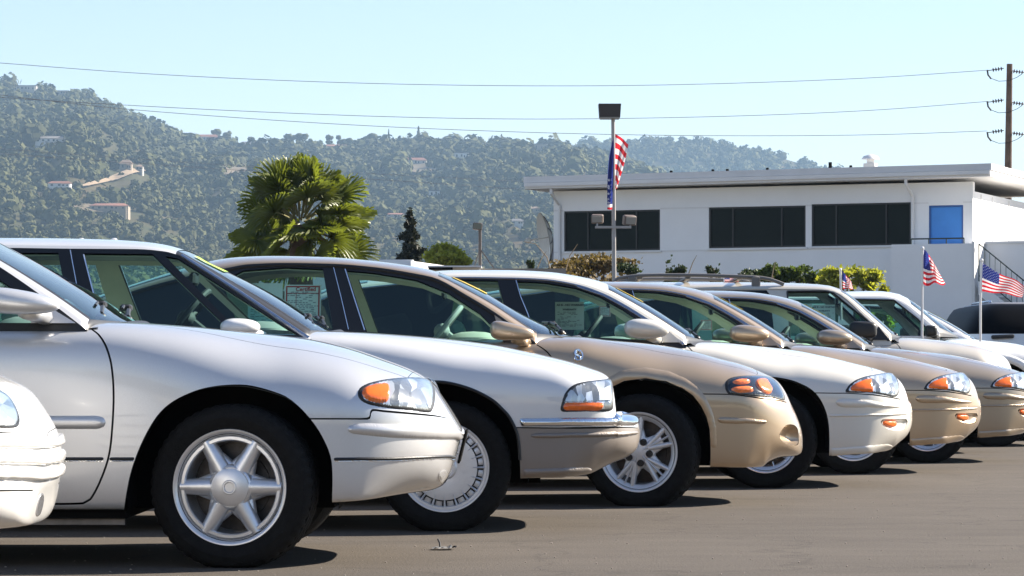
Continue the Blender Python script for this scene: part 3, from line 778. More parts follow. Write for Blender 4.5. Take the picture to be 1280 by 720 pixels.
c.body(M['white'], [circ_arch(0, .33, .385), circ_arch(-2.78, .33, .37)], None, .62, [(-90, 545), (-20, 541), (20, 540), (50, 541), (60, 545)], [[(-60, 613.5), (-10, 613.5), (41, 613)]])
for y in (555, 575, 594):
    c.puff('bumper_rib', [(-70, y - 6), (0, y - 6.5), (50, y - 6), (64, y - 4), (66, y), (64, y + 5), (50, y + 6), (-70, y + 5)], M['white'], .016, .02, -.001, smooth_outline=False)
headlamp(c, [(-38, 484), (-15, 485), (0, 490), (10, 498), (18, 510), (23, 524), (20, 533), (0, 534), (-30, 532), (-42, 510)], sd='n')
c.puff('fog_light', [(44, 642), (46.5, 629), (50.5, 617), (54, 615), (54.8, 622), (52.5, 635), (49, 645), (45, 647)], mat('fog_lamp_grey', (.35, .35, .36), .25, .3, coat=1), .003, .01, .0, sides='n')
c.glasshouse(M['white'], M['black'], [[(-1.62, .97), (-.75, .97), (-1.12, 1.2), (-1.35, 1.29), (-1.66, 1.30)], [(-2.75, 1.0), (-1.82, .98), (-1.80, 1.3), (-2.5, 1.27)]])
c.gear(.325, 'five', M['alloy']); c.cabin(M['seatcloth'], M['darktrim'])

# ================================================================ 1: the near silver sedan
c = Car(11.95, 291); tag(c.root, 'nearest silver sedan with six spoke alloy wheel and clear oval headlight', 'car', 'cars parked in a row')
c.green(R_['rail'] + c.pl([(-115, 285), (-62, 298), (0, 333), (60, 373), (114, 413)], .2),
        R_['cen'] + c.pl([(-130, 263), (-75, 270), (-40, 286), (0, 307), (62, 339), (117, 369.5), (150, 391), (171, 404)], W), R_['belt'] + [c.p(114, 411, .1)], -1.27, -2.6)
c.surface(R_['hi'] + [(-.7, .955)] + c.pl([(171, 405), (240, 408.5), (320, 416.5), (384, 423.5), (433, 434), (479, 449), (518, 464), (537, 476), (553, 497), (570, 523), (578, 537)], W),
          R_['lo'] + [c.p(60, 637, .05), c.p(155, 637, .05), c.p(415, 628, .05), c.p(500, 621, .2), c.p(531, 617, .45), c.p(552, 608, .75), c.p(562, 594, .85), c.p(572, 565, .9), c.p(578, 537, .9)], -3.9, n=3.0, m=3.2, zmid=.55, tipz=c.p(578, 537, .9)[1])
ARCH1 = [(148, 690), (152, 660), (155, 637), (162, 600), (170, 573), (182, 545), (197, 520), (212, 505), (230, 494.5), (252, 486), (277, 481.5), (300, 480.5), (315, 482), (335, 487), (357, 495), (372, 506), (383, 517), (395, 532), (403, 545), (411, 562), (415, 577), (416, 600), (415, 628), (414, 650), (414, 690)]
c.body(M['silver'], [c.pl(ARCH1, .03), circ_arch(-2.78, .33, .37)],
       dict(px=[(112, 410), (123, 418), (132, 432), (139, 455), (142, 490), (140.5, 532), (136, 570), (125, 602), (113, 624), (104, 629), (60, 630), (0, 630), (-150, 630), (-220, 630)]),
       .66, [(380, 523.5), (430, 523.5), (455, 523.5), (462, 522), (465, 513), (480, 514), (515, 517), (545, 520), (560, 523)], spacing=.024)
headlamp(c, [(449.5, 492), (453, 484.5), (464, 479), (484, 475), (508, 473.3), (528, 474.5), (536, 479), (541, 490), (540, 505), (536, 514.5), (512, 512), (486, 509.5), (464, 505.5), (453, 500)],
         [(451, 492), (454, 485.5), (465, 481), (483, 480), (485.5, 487), (484, 504), (466, 503.5), (454.5, 499)])
c.puff('fog_light', [(547, 597), (548.5, 590), (552.5, 586), (557.5, 585.5), (561.5, 590), (562.5, 597), (558.5, 602.5), (552.5, 604), (548.5, 602)], M['reflector'], .002, .012, .0005, sp=.006)
c.puff('bumper_moulding', [(433, 537), (437, 532), (452, 529), (490, 529.5), (530, 529.5), (560, 532.5), (575, 538), (576, 544), (570, 548.5), (505, 548), (453, 544), (438, 541.5)], M['silver'], .016, .03, -.001, sp=.008)
c.puff('door_moulding', [(-215, 520), (60, 519.5), (122, 519.5), (130, 522), (133, 527.5), (130, 534), (122, 536.5), (60, 536.5), (-215, 536.5)], M['silver'], .012, .02, -.001, smooth_outline=False, sp=.008)
for q in ([(-215, 571.5), (130, 571.5), (129, 576), (-215, 576)], [(137, 571.5), (168.5, 571.5), (167.5, 576), (136.5, 576)], [(417, 572), (490, 571.5), (569, 568), (569, 571.5), (490, 575.5), (417, 576)]):
    c.puff('rub_strip', q, M['black'], .006, .006, .0, smooth_outline=False)
    c.puff('rub_strip_edge', [(a, b + (4.5 if i >= len(q) / 2 else 4.2)) if i < len(q)/2 else (a, b + 1.3) for i, (a, b) in enumerate(q)], M['chrome'], .006, .003, .0, smooth_outline=False)
c.glasshouse(M['silver'], M['black'], [[c.p(-215, 404, .15), c.p(78, 404, .15), c.p(20, 362, .18), c.p(-40, 324, .2), c.p(-100, 306, .2), c.p(-215, 302, .2)], [(-2.75, 1.0), (-1.86, .98), (-1.84, 1.3), (-2.5, 1.27)]], innerm=M['greytrim'])
c.gear(.325, 'six', M['alloy'], steer=-.16, arch_r=.415, rimr=.219, zc=.31); c.cabin(M['seatcloth'], M['greytrim'])
c.mirror(-32, 74, 357.5, 397, M['silver'], dy=-.10, depth=.11, e=.85, taper=.2, tilt=.25, sailpx=[(42, 372), (96, 404), (40, 404)])
c.wiper()
MB().box(-.5, .5, 0, .03, 0, .06, Matrix.Translation((0, 0, 0))) if 0 else None
DUSTM = mat('dusty_metal', (.22, .20, .18), .7, .3, noise=.4)
for sd in (-1, 1):
    yy = sd * (c.W - .10); mb = MB().box(-2.3, -.43, yy - .012, yy + .012, .165, .23); mb.build('sill_flange', DUSTM, c.root, False)
if 0: (mat('dusty_metal', (.22, .20, .18), .7, .3, noise=.4), c.root, False)
mb = MB(); mb.obox((c.tip + .002, 0, .452), .012, .34, .14, Matrix.Rotation(.24, 3, 'Y'), .004); mb.build('plate_bracket', M['matte'], c.root)

# ================================================================ 2: white sedan with chrome strip and taupe bumper
c = Car(14.65, 556); tag(c.root, 'white sedan with square headlight, chrome bumper strip and taupe lower bumper', 'car', 'cars parked in a row')
c.green([(-3.30, 1.0), (-3.1, 1.15), (-2.85, 1.29), (-2.6, 1.335)] + c.pl([(4, 309.5), (88, 310.5), (170, 311), (205, 314), (226, 320), (300, 366), (388, 424)], .2),
        [(-3.5, 1.02), (-3.2, 1.18), (-2.95, 1.36), (-2.6, 1.43)] + c.pl([(0, 299), (75, 299.5), (140, 301), (200, 305.5), (236, 314), (262, 329), (290, 342), (340, 366.5), (390, 396), (419, 414.5)], W), R_['belt'] + [c.p(388, 423, .1)], c.p(238, 0, .9)[0], -2.75, tum=.30)
c.surface(R_['hi'] + [(-.75, .955)] + c.pl([(419, 415.5), (460, 417), (525, 421), (586, 427), (620, 432), (655, 439), (707, 451), (734, 459.5), (753, 467), (761, 476), (763.5, 492), (764.5, 510), (769, 518.5), (785, 521), (794, 524), (798.5, 540)], W),
          R_['lo'] + [c.p(440, 620, .05), c.p(652, 598, .05), c.p(700, 596, .1), c.p(735, 592.5, .35), c.p(748, 586, .6), c.p(760, 579, .8), c.p(783, 569, .9), c.p(794, 559, .9), c.p(798.5, 540, .9)], -3.9, n=4.2, m=3.6, zmid=.60, nose_p=3.0, noseL=.50, tipz=c.p(798.5, 540, .9)[1])
ARCH2 = [(452, 640), (455, 610), (459, 575), (468, 545), (483, 515), (502, 495), (522, 482), (540, 477.5), (556, 478), (573, 481.5), (590, 487), (605, 494), (618, 502), (627, 510.5), (635, 519), (641, 529), (646, 541), (648.5, 554), (650, 575), (650.5, 597), (650.5, 640)]
c.body(M['silverwhite'], [c.pl(ARCH2, .03), circ_arch(-2.8, .33, .37)], dict(px=[(388, 424), (400, 436), (410, 460), (415, 500), (412, 540), (395, 590), (380, 605), (200, 606), (100, 606)]), .78,
       [(630, 534.5), (652, 534.5), (700, 535), (750, 534.5), (785, 534), (797, 535)], bumperm=M['taupe'], seams=[[(700, 520.5), (750, 519)]] and [])
headlamp(c, [(703.5, 513.5), (704.5, 501), (709, 489.5), (719, 481), (733, 477.4), (761, 475.6), (763.5, 479), (764, 499), (763, 512.5), (733, 513.5)],
         [(705, 513), (706, 503), (752, 502.5), (752, 512.5), (730, 513)])
c.puff('lamp_divider', [(704, 501.5), (764, 500), (764, 501.5), (704, 503)], M['brighttrim'], .018, .004, .0, smooth_outline=False)
c.puff('bumper_strip', [(649, 524), (651, 522.3), (700, 521.8), (750, 521.5), (785, 522), (795, 525.5), (796, 529.5), (794, 532.5), (700, 533.5), (651, 533.5)], M['chrome'], .022, .025, -.002, smooth_outline=False)
c.puff('bumper_moulding', [(662, 545), (668, 541.5), (700, 541), (797, 538.5), (798, 542), (780, 545), (700, 547.5), (670, 547.5)], M['taupe'], .014, .015, -.001, sp=.008)
addtube(c, 'arch_moulding', ARCH2[2:-2], .008, M['black'], off=.002)
c.puff('air_dam', [(654, 586), (735, 584), (741, 586.5), (735, 590), (700, 593), (654, 595)], M['taupe'], .008, .02, -.002, smooth_outline=False, sp=.008)
fw = [(103, 316.5), (190, 317.5), (278, 401), (277, 418), (136, 414)]; qw = [(206, 320), (222, 323), (374, 419), (292, 418), (289, 402)]
rw = [(-70, 316), (72, 316), (80, 349), (96, 402), (98, 412), (-70, 412)]
c.glasshouse(M['silverwhite'], M['black'], [c.pl(fw, .2), c.pl(qw, .2), c.pl(rw, .2)], trim=None, pillarm=M['black'], innerm=M['beigetrim'])
c.gear(.318, 'turbine', M['hubcap'], steer=-.02, rimr=.206, arch_r=.405, zc=.31, hubz=.305); c.cabin(M['seatcloth'], M['greytrim'], wheelat=(-1.36, 1.03), belt=.95)
c.mirror(275, 325, 396.5, 421, M['white'], dy=-.1, depth=.1, e=.85, taper=.1)
c.banner('price_strip', c.p(252, 0, .9)[0], c.p(289, 0, .9)[0], .45, .8, M['stickgreen']); c.wiper()
mb = MB()
for px in (102, 143): x, z = c.p(px, 299.5, .9); mb.obox((x, 0, z - .008), .03, .06, .03, None, .006)
mb.build('roof_clip', M['silverwhite'], c.root)
addtube_pts = [c.p(104, 318, .2), c.p(119, 366, .2), c.p(136, 413, .2)]
def rod(c, pts, r, m, name='bright_edge'):
    if name == 'bright_edge': r *= .6
    for sd in (-1, 1): MB().tube([(x, sd * (float(c.yside(x, z)) + .004), z) for x, z in pts], r, 6).build(name, m, c.root)
rod(c, addtube_pts, .006, M['brighttrim']); rod(c, [c.p(87, 312, .2), c.p(98, 357, .2), c.p(112, 412, .2)], .004, M['brighttrim'])
rod(c, c.pl([(226, 319), (300, 365), (388, 423)], .19), .010, M['brighttrim'], 'pillar_trim')

# ================================================================ 3: gold sedan with smoked headlight
c = Car(17.35, 804); tag(c.root, 'gold sedan with smoked black headlight, amber ovals and scooped bumper corner', 'car', 'cars parked in a row')
c.green([(-3.35, 1.0), (-3.15, 1.10), (-2.85, 1.22)] + c.pl([(289, 335), (308, 331.6), (355, 329.7), (415, 330.8), (467, 335), (520, 343.5), (541, 348), (582, 370), (618, 392), (643, 410), (671, 431.5)], .2),
        [(-3.6, 1.02), (-3.3, 1.15), (-2.95, 1.27)] + c.pl([(270, 327), (280, 325), (299, 322.7), (346, 321), (411, 322.5), (467, 327), (520, 334), (549, 341), (569, 348.5), (610, 368), (651, 391.5), (683, 407), (699, 414.5), (718, 421)], W), R_['belt'] + [c.p(671, 430, .1)], c.p(551, 0, .9)[0], -2.62)
c.surface(R_['hi'] + [(-.7, .955)] + c.pl([(718, 421.5), (753, 425), (814, 430.5), (860, 438), (900, 449), (920, 454), (953, 467), (965, 473.5), (974, 484), (982, 500), (991, 518), (998, 537), (1000.5, 553)], W),
          R_['lo'] + [c.p(700, 590, .05), c.p(888, 584, .05), c.p(930, 584, .1), c.p(950, 583, .4), c.p(957, 576.5, .6), c.p(973, 571, .75), c.p(990, 569.5, .85), c.p(998, 565.5, .9), c.p(1000.5, 553, .9)], -3.95, n=3.0, m=3.0, zmid=.56, tipz=c.p(1000.5, 553, .9)[1])
ARCH3 = [(716, 620), (718, 590), (722, 560), (730, 530), (742, 505), (758, 487), (780, 476), (807, 472.7), (833, 476.5), (853, 485), (866, 494), (876, 507), (883, 521), (887, 537), (888, 560), (888, 584), (888, 620)]
c.body(M['gold'], [c.pl(ARCH3, .03), circ_arch(-2.82, .33, .37)], dict(px=[(671, 431), (684, 440), (694, 456), (700, 480), (700, 520), (690, 560), (680, 585), (665, 590), (500, 590), (400, 590)]), .66,
       [(850, 492), (880, 492.5), (911, 493), (930, 495), (960, 499), (975, 501), (983, 503)], scoops=[([(974, 545), (978, 536), (984, 531), (992, 531), (997, 536), (998.5, 548), (997, 556), (987, 556), (978, 552)], .07, M['gold'])])
ov = [(908, 483), (911, 475), (922, 471.5), (945, 470.5), (962, 473), (972, 482), (979.5, 497), (979, 501), (965, 497), (940, 495), (913, 493)]
headlamp(c, ov, None, dark=True)
for q in ([(913, 479), (920, 475.5), (933, 475.5), (939, 478.5), (934, 481.5), (920, 481.5)], [(912, 487), (920, 484), (934, 483.5), (943, 487), (940, 491), (922, 491.5)], [(943, 476), (955, 474.5), (960, 482), (965, 490), (962, 494), (951, 491), (945, 484)]):
    c.puff('turn_signal', q, M['amberdark'], .021, .02, .006, step=.008)
c.puff('bumper_crease', [(895, 523), (900, 521), (930, 522.5), (958, 525), (961, 527.5), (955, 530), (910, 529.5), (898, 528)], M['gold'], .010, .012, -.001, sp=.008)
uvA = np.array([c.uv(*c.p(a, b, .03)) for a, b in ARCH3[3:-2]]); out_ = np.array([c.uv(*c.p(804 + (a - 804) * 1.10, 560 + (b - 560) * (1.16 if b < 540 else 1.0), .03)) for a, b in ARCH3[3:-2]])
c.puff('arch_flare', None, M['gold'], .007, .05, -.001, uv=np.concatenate([uvA, out_[::-1]]), smooth_outline=False, step=.012, sp=.012)
c.glasshouse(M['gold'], M['black'], [c.pl([(433, 338), (467, 341), (520, 350), (560, 366), (600, 392), (628, 420), (630, 430), (460, 415)], .2), c.pl([(304, 338), (355, 334), (403, 336), (418, 412), (300, 408), (278, 352)], .2), ], trim=(M['black'], .012))
c.gear(.33, 'split5', M['hubcap'], steer=-.28, rimr=.219, arch_r=.40, zc=.31, hubz=.305); c.cabin(M['seatcloth'], M['beigetrim'], wheelat=(-1.16, 1.0))
c.mirror(612.5, 668, 400.5, 429, M['gold'], dy=-.1, depth=.11, e=.62, taper=.25, tilt=.22, sailpx=[(617, 390), (668, 429), (625, 420)])
c.banner('price_strip', c.p(567, 0, .9)[0], c.p(609, 0, .9)[0], .5, .8, M['stickyellow']); c.wiper()
rod(c, c.pl([(431, 336), (443, 372), (457, 413)], .2), .006, M['brighttrim']); rod(c, c.pl([(416, 332), (427, 372), (437, 412)], .2), .004, M['brighttrim'])
def emblem(c, px, py, hgt):
    """a curled chrome letter-like badge on the wing"""
    uv0 = c.on(px, py); P0 = c.P([uv0])[0]; N0 = c.Nn([uv0])[0]; r = hgt / 2
    X = Vector((1, 0, 0)); X = (X - Vector(N0) * X.dot(Vector(N0))).normalized(); Zv = Vector(N0).cross(X) * -1
    if Zv.z < 0: Zv = -Zv
    for sd in (-1, 1):
        mb = MB()
        pts = [(.30*math.cos(a) + .0, .27 + .26*math.sin(a)) for a in np.linspace(.3, 1.5*PI, 10)] + [(.30*math.cos(a), -.27 + .26*math.sin(a)) for a in np.linspace(.5*PI, -1.3*PI + .3, 10)]
        q = [Vector(P0) + X * (a * r * 1.5) + Zv * (b * r * 1.9) + Vector(N0) * .004 for a, b in pts]
        ring = [Vector(P0) + X * (math.cos(t) * r * .62 + r * .25) + Zv * (math.sin(t) * r * .95) + Vector(N0) * .004 for t in np.linspace(0, 2*PI, 18)[:-1]]
        if sd > 0: q = [Vector((v.x, -v.y, v.z)) for v in q]; ring = [Vector((v.x, -v.y, v.z)) for v in ring]
        mb.tube(q, .0075, 6); mb.tube(ring, .004, 6, closed=True); mb.build('emblem', M['chrome'], c.root)
emblem(c, 722, 444.5, .065)

# ================================================================ 4, 5, 6 and the far silver one: the same shape
c = Car(20.05, 961); tag(c.root, 'cream white sedan with amber cornered headlight and orange bumper lamp', 'car', 'cars parked in a row')
c.green([(-3.30, 1.0), (-3.05, 1.16), (-2.75, 1.29), (-2.4, 1.335)] + c.pl([(570, 346), (640, 347), (680, 348.7), (721, 355.5), (754, 367), (782, 382), (815, 403), (856, 431)], .2),
        [(-3.5, 1.02), (-3.2, 1.18), (-2.85, 1.34), (-2.5, 1.395)] + c.pl([(569, 338.5), (630, 338.3), (683, 340.5), (720, 345.5), (752, 353), (782, 367.3), (811, 383), (843, 403), (866, 418), (882, 427)], W), R_['belt'] + [c.p(856, 430, .1)], c.p(757, 0, .9)[0], -2.62)
c.surface(R_['hi'] + [(-.7, .95)] + c.pl([(882, 428), (934, 432), (988, 437.5), (1024, 444.5), (1061, 453.5), (1091, 461), (1105, 466), (1113, 470), (1120, 477), (1124.5, 488), (1126, 496), (1131, 499.5), (1135, 506), (1136.5, 520)], W),
          R_['lo'] + [c.p(860, 575, .05), c.p(1036, 569.5, .05), c.p(1075, 567, .15), c.p(1098, 565, .4), c.p(1110, 561.5, .65), c.p(1118, 554, .8), c.p(1128, 544, .88), c.p(1134, 532, .9), c.p(1136.5, 520, .9)], -3.9, n=3.1, m=3.0, zmid=.56, nose_p=2.4, tipz=c.p(1136.5, 520, .9)[1])
ARCH4 = [(884, 610), (886, 580), (890, 550), (897, 522), (908, 500), (924, 483), (944, 473.5), (964, 471), (985, 474), (1000, 479), (1015, 487.5), (1025, 499), (1032, 514), (1035.5, 530), (1036.5, 548), (1036.5, 569), (1036.5, 610)]
PM = M['cream']
c.body(PM, [c.pl(ARCH4, .03), circ_arch(-2.82, .33, .37)], dict(px=[(856, 430), (866, 440), (873, 460), (876, 500), (868, 550), (855, 575), (840, 578), (700, 578), (640, 578)]), .70,
       [(1010, 491), (1045, 491.5), (1058, 491.5), (1075, 492.5), (1095, 494), (1115, 497), (1125, 499)], scoops=[([(1101, 527), (1103, 524.4), (1115, 523.8), (1133, 524), (1134.5, 527), (1130, 536), (1122, 538), (1110, 536), (1104, 532)], .022, PM)])
headlamp(c, [(1058.5, 490), (1061, 484), (1066, 478.5), (1075, 473.5), (1088, 469.8), (1102, 467.8), (1113, 467.5), (1118, 472), (1122, 480), (1122.5, 490), (1119, 496), (1110, 494.3), (1092, 491)],
         [(1061.5, 488.5), (1064, 482.5), (1073, 477.5), (1089, 473.8), (1089.3, 482), (1091.5, 490.5), (1075, 489.5)])
c.puff('bumper_moulding', [(1043, 503), (1045, 500), (1053, 498.3), (1080, 499.5), (1127, 507.5), (1113, 509.8), (1052, 509.2), (1046, 506.5)], PM, .014, .03, -.001, sp=.008)
c.puff('bumper_crease', [(1036, 518), (1080, 517.5), (1134, 515), (1135.5, 518), (1100, 520.5), (1036, 521.5)], PM, .009, .01, -.001, smooth_outline=False, sp=.008)
c.puff('bumper_lamp', [(1103.5, 527), (1105.5, 525), (1121, 525), (1122.2, 527), (1121.5, 534.5), (1112, 534), (1106, 531)], M['amber'], .0, .012, -.02, step=.008)
c.puff('air_dam', [(1037, 560), (1080, 557.5), (1110, 554.5), (1117, 557), (1113, 562), (1090, 566), (1037, 570)], PM, .005, .02, -.002, smooth_outline=False, sp=.008)
c.glasshouse(PM, M['black'], [c.pl([(646, 351.5), (680, 353), (720, 360), (750, 371), (778, 387), (808, 408), (822, 426), (668, 418), (656, 382)], .2), c.pl([(572, 350), (622, 350.5), (640, 418), (560, 416)], .2)], trim=(M['brighttrim'], .007))
c.gear(.325, 'five', M['alloy'], steer=-.22, rimr=.212, arch_r=.40, zc=.32, hubz=.315); c.cabin(M['seatcloth'], M['greytrim'], wheelat=(-1.17, .99))
c.mirror(780, 837, 397, 425.5, PM, dy=-.1, depth=.11, e=.85, taper=.13, tilt=.08, sailpx=[(832, 410), (852, 428), (820, 428)])
c.banner('price_strip', c.p(768, 0, .9)[0], c.p(801, 0, .9)[0], .5, .8, M['stickyellow']); c.wiper()
rod(c, c.pl([(645, 350), (651, 371), (660, 393), (667, 416)], .2), .005, M['brighttrim'])
rod(c, c.pl([(721, 358), (754, 369.5), (782, 385), (815, 406), (853, 431)], .2), .006, M['brighttrim'], 'pillar_trim')
car4 = c
def clone(Z, wheelx, swap, label, lower=None):
    r = copy_tree(car4.root, None, swap); r.location = (wx(wheelx, Z), Z + car4.W, 0); tag(r, label); return r
sw = lambda m: {'cream_paint': M[m]}
clone(22.75, 1070.6, {**sw('gold_two'), 'grey_interior': M['beigetrim']}, 'gold sedan just behind the cream white sedan, amber bumper lamp fully showing')
clone(25.45, 1162.6, {**sw('gold_three'), 'grey_interior': M['beigetrim']}, 'bronze gold sedan farthest along the front row, nose at the right edge')
r9 = clone(33.6, 640 + 5.66 * F / 33.6, sw('silver'), 'silver sedan mostly hidden behind the white sport utility windscreen'); r9.scale = (1.07, 1.07, 1.07)

# ================================================================ 7: beige sport utility with roof rack
c = Car(28.15, 1160, .86); W = c.W; tag(c.root, 'beige sport utility with grey roof rack and black mirror', 'suv', 'tall vehicles behind the sedans')
RL = [(-3.55, 1.0), (-3.47, 1.25), (-3.3, 1.45), (-3.0, 1.515)]; CL = [(-3.62, 1.0), (-3.55, 1.25), (-3.38, 1.52), (-3.0, 1.575)]
HI = [(-3.7, .85), (-3.68, .98), (-3.5, 1.02), (-1.6, 1.03)]; LO = [(-3.7, .5), (-3.6, .36), (-2.4, .32)]; BL = [(-3.62, 1.02), (-1.6, 1.03)]
c.green(RL + c.pl([(780, 360), (900, 360), (1000, 361), (1030, 361.5), (1043, 364), (1084, 398.5), (1113, 426)], .12),
        CL + c.pl([(780, 353), (900, 353), (980, 354), (1027, 356.5), (1045, 361), (1085, 391), (1108, 411), (1123, 422)], W), BL + [c.p(1113, 425, .1)], c.p(1043, 0, .86)[0], -3.33, tum=.20, yb=W - .06)
c.surface(HI + [(-.5, 1.04)] + c.pl([(1123, 422.5), (1169, 425.5), (1205, 431), (1234, 439), (1248, 445.5), (1254, 454), (1256.5, 465), (1257, 490), (1263, 500), (1265, 515)], W), LO + [c.p(1140, 522, .05), c.p(1200, 522, .05), c.p(1240, 526, .4), c.p(1258, 524, .8), c.p(1265, 515, .86)], -3.7, n=4.2, m=3.6, zmid=.68, nose_p=3, tipz=c.p(1265, 515, .86)[1])
c.body(M['beige'], [circ_arch(0, .36, .42), circ_arch(-2.72, .36, .42)], dict(px=[(1113, 426), (1123, 432), (1128, 440), (1131, 470), (1118, 515), (1000, 520), (985, 520)]), .62, [(1195, 490), (1240, 491), (1258, 492)], spacing=.04, bumperm=M['taupe'])
headlamp(c, [(1242, 470), (1245, 457), (1252, 454), (1255, 460), (1256, 475), (1248, 478)], None)
c.glasshouse(M['beige'], M['beige'], [c.pl([(985, 365), (1039, 365), (1082, 400), (1104, 423), (988, 425)], .12), c.pl([(893, 362.5), (959, 362.5), (963, 368), (968, 424), (893, 425)], .12), c.pl([(778, 362.5), (864, 362.5), (866, 424), (774, 424)], .12)], spacing=.05, trim=(M['beige'], .006), innerm=M['greytrim'], privacy=(1, 2))
c.gear(.36, 'five', M['alloy'], wb=2.72, arch_r=.43, rimr=.215); c.cabin(M['seatcloth'], M['darktrim'], belt=1.03, wheelat=(-1.0, 1.1), floor=.45, sx=-1.75, dash=(-.85, -.4))
c.mirror(1062, 1096, 401, 424.5, M['black'], dy=-.12, depth=.09, e=.5, taper=.06, tilt=0, sailpx=[(1098, 408), (1111, 425), (1090, 425)], sailm=M['black']); c.wiper()
for q in ([(1033, 364), (1043, 366.5), (1084, 401), (1110, 426)], [(985, 364), (1033, 364)], [(985, 364), (987, 425)]):
    rod(c, c.pl(q, .12), .009, M['black'], 'window_gasket')
mb = MB(); RK = mat('rack_grey', (.16, .15, .14), .5)
for sd in (-1, 1):
    y = sd * .60; pts = [c.p(a, b, .25) for a, b in [(766, 355), (772, 348.5), (800, 344.5), (870, 344), (943, 346.5), (962, 349), (980, 355.5)]]
    mb = MB(); mb.tube([(x, y, z) for x, z in catmull(pts, .05, False)], .017, 8)
    for a in (790, 945): x, z = c.p(a, 352, .25); mb.obox((x, y, z), .08, .045, .10, None, .01)
    mb.build('roof_rail', RK, c.root)
mb = MB()
for a in (800, 860, 925): x, z = c.p(a, 347.5, .25); mb.obox((x, 0, z), .05, 1.2, .025, None, .006)
mb.build('roof_crossbar', RK, c.root)
mb = MB()
for a in (830, 900): x, z = c.p(a, 353, .5); mb.obox((x, 0, z - .01), .8, .03, .02)
suv = c

# ================================================================ 8: white sport utility
c = Car(30.85, 1245, .88); W = c.W; tag(c.root, 'white sport utility with black mirror and small flag on its hood', 'suv', 'tall vehicles behind the sedans')
c.green([(-3.4, 1.0), (-3.3, 1.2), (-3.15, 1.4), (-2.8, 1.48)] + c.pl([(1040, 372), (1069, 371.5), (1105, 372), (1121, 375), (1150, 398), (1174, 421)], .12),
        [(-3.5, 1.0), (-3.4, 1.2), (-3.22, 1.46), (-2.9, 1.54)] + c.pl([(1040, 365), (1093, 364), (1118, 367), (1130, 372.5), (1161, 395.5), (1180, 410), (1197, 422.5)], W), BL + [c.p(1174, 420, .1)], c.p(1128, 0, .88)[0], -3.15, tum=.20, yb=W - .06)
c.surface(HI + [(-.7, 1.05)] + c.pl([(1197, 423.5), (1226, 426), (1258, 429), (1280, 434), (1305, 443), (1322, 452), (1330, 462), (1332, 490), (1338, 500), (1340, 515)], W), LO + [c.p(1200, 528, .05), c.p(1290, 526, .05), c.p(1320, 526, .6), c.p(1340, 515, .88)], -3.7, n=3.8, m=3.4, zmid=.68, nose_p=3)
c.body(M['white'], [circ_arch(0, .40, .455), circ_arch(-2.72, .36, .44)], dict(px=[(1174, 421), (1182, 430), (1187, 445), (1188, 480), (1178, 520), (1050, 525), (1020, 525)]), .62, None, spacing=.04)
c.glasshouse(M['white'], M['white'], [c.pl([(1070, 374.5), (1118, 375.5), (1147, 399), (1165, 420), (1066, 420)], .12), c.pl([(960, 374.5), (1050, 374.5), (1046, 420), (950, 420)], .12)], spacing=.05, innerm=M['greytrim'])
c.gear(.36, 'five', M['alloy'], wb=2.72, arch_r=.45, rimr=.215); c.cabin(M['seatcloth'], M['darktrim'], belt=1.05, wheelat=(-1.1, 1.12), floor=.45, sx=-1.9)
c.mirror(1156.5, 1171.5, 406, 421.5, M['black'], dy=-.12, depth=.08, e=.55, taper=.06, sailpx=[(1166, 410), (1174, 421), (1160, 421)], sailm=M['black'])
uvA = np.array([c.uv(*q) for q in circ_arch(0, .40, .455)[2:-2]]); out_ = np.array([c.uv(*q) for q in circ_arch(0, .40, .54)[2:-2]])
c.puff('arch_flare', None, M['white'], .022, .04, -.001, uv=np.concatenate([uvA, out_[::-1]]), smooth_outline=False, step=.03)
for q in ([(1068, 374), (1118, 375), (1147, 399), (1166, 420)], [(1069, 374), (1066, 420)]): rod(c, c.pl(q, .12), .009, M['black'], 'window_gasket')
pickup = c
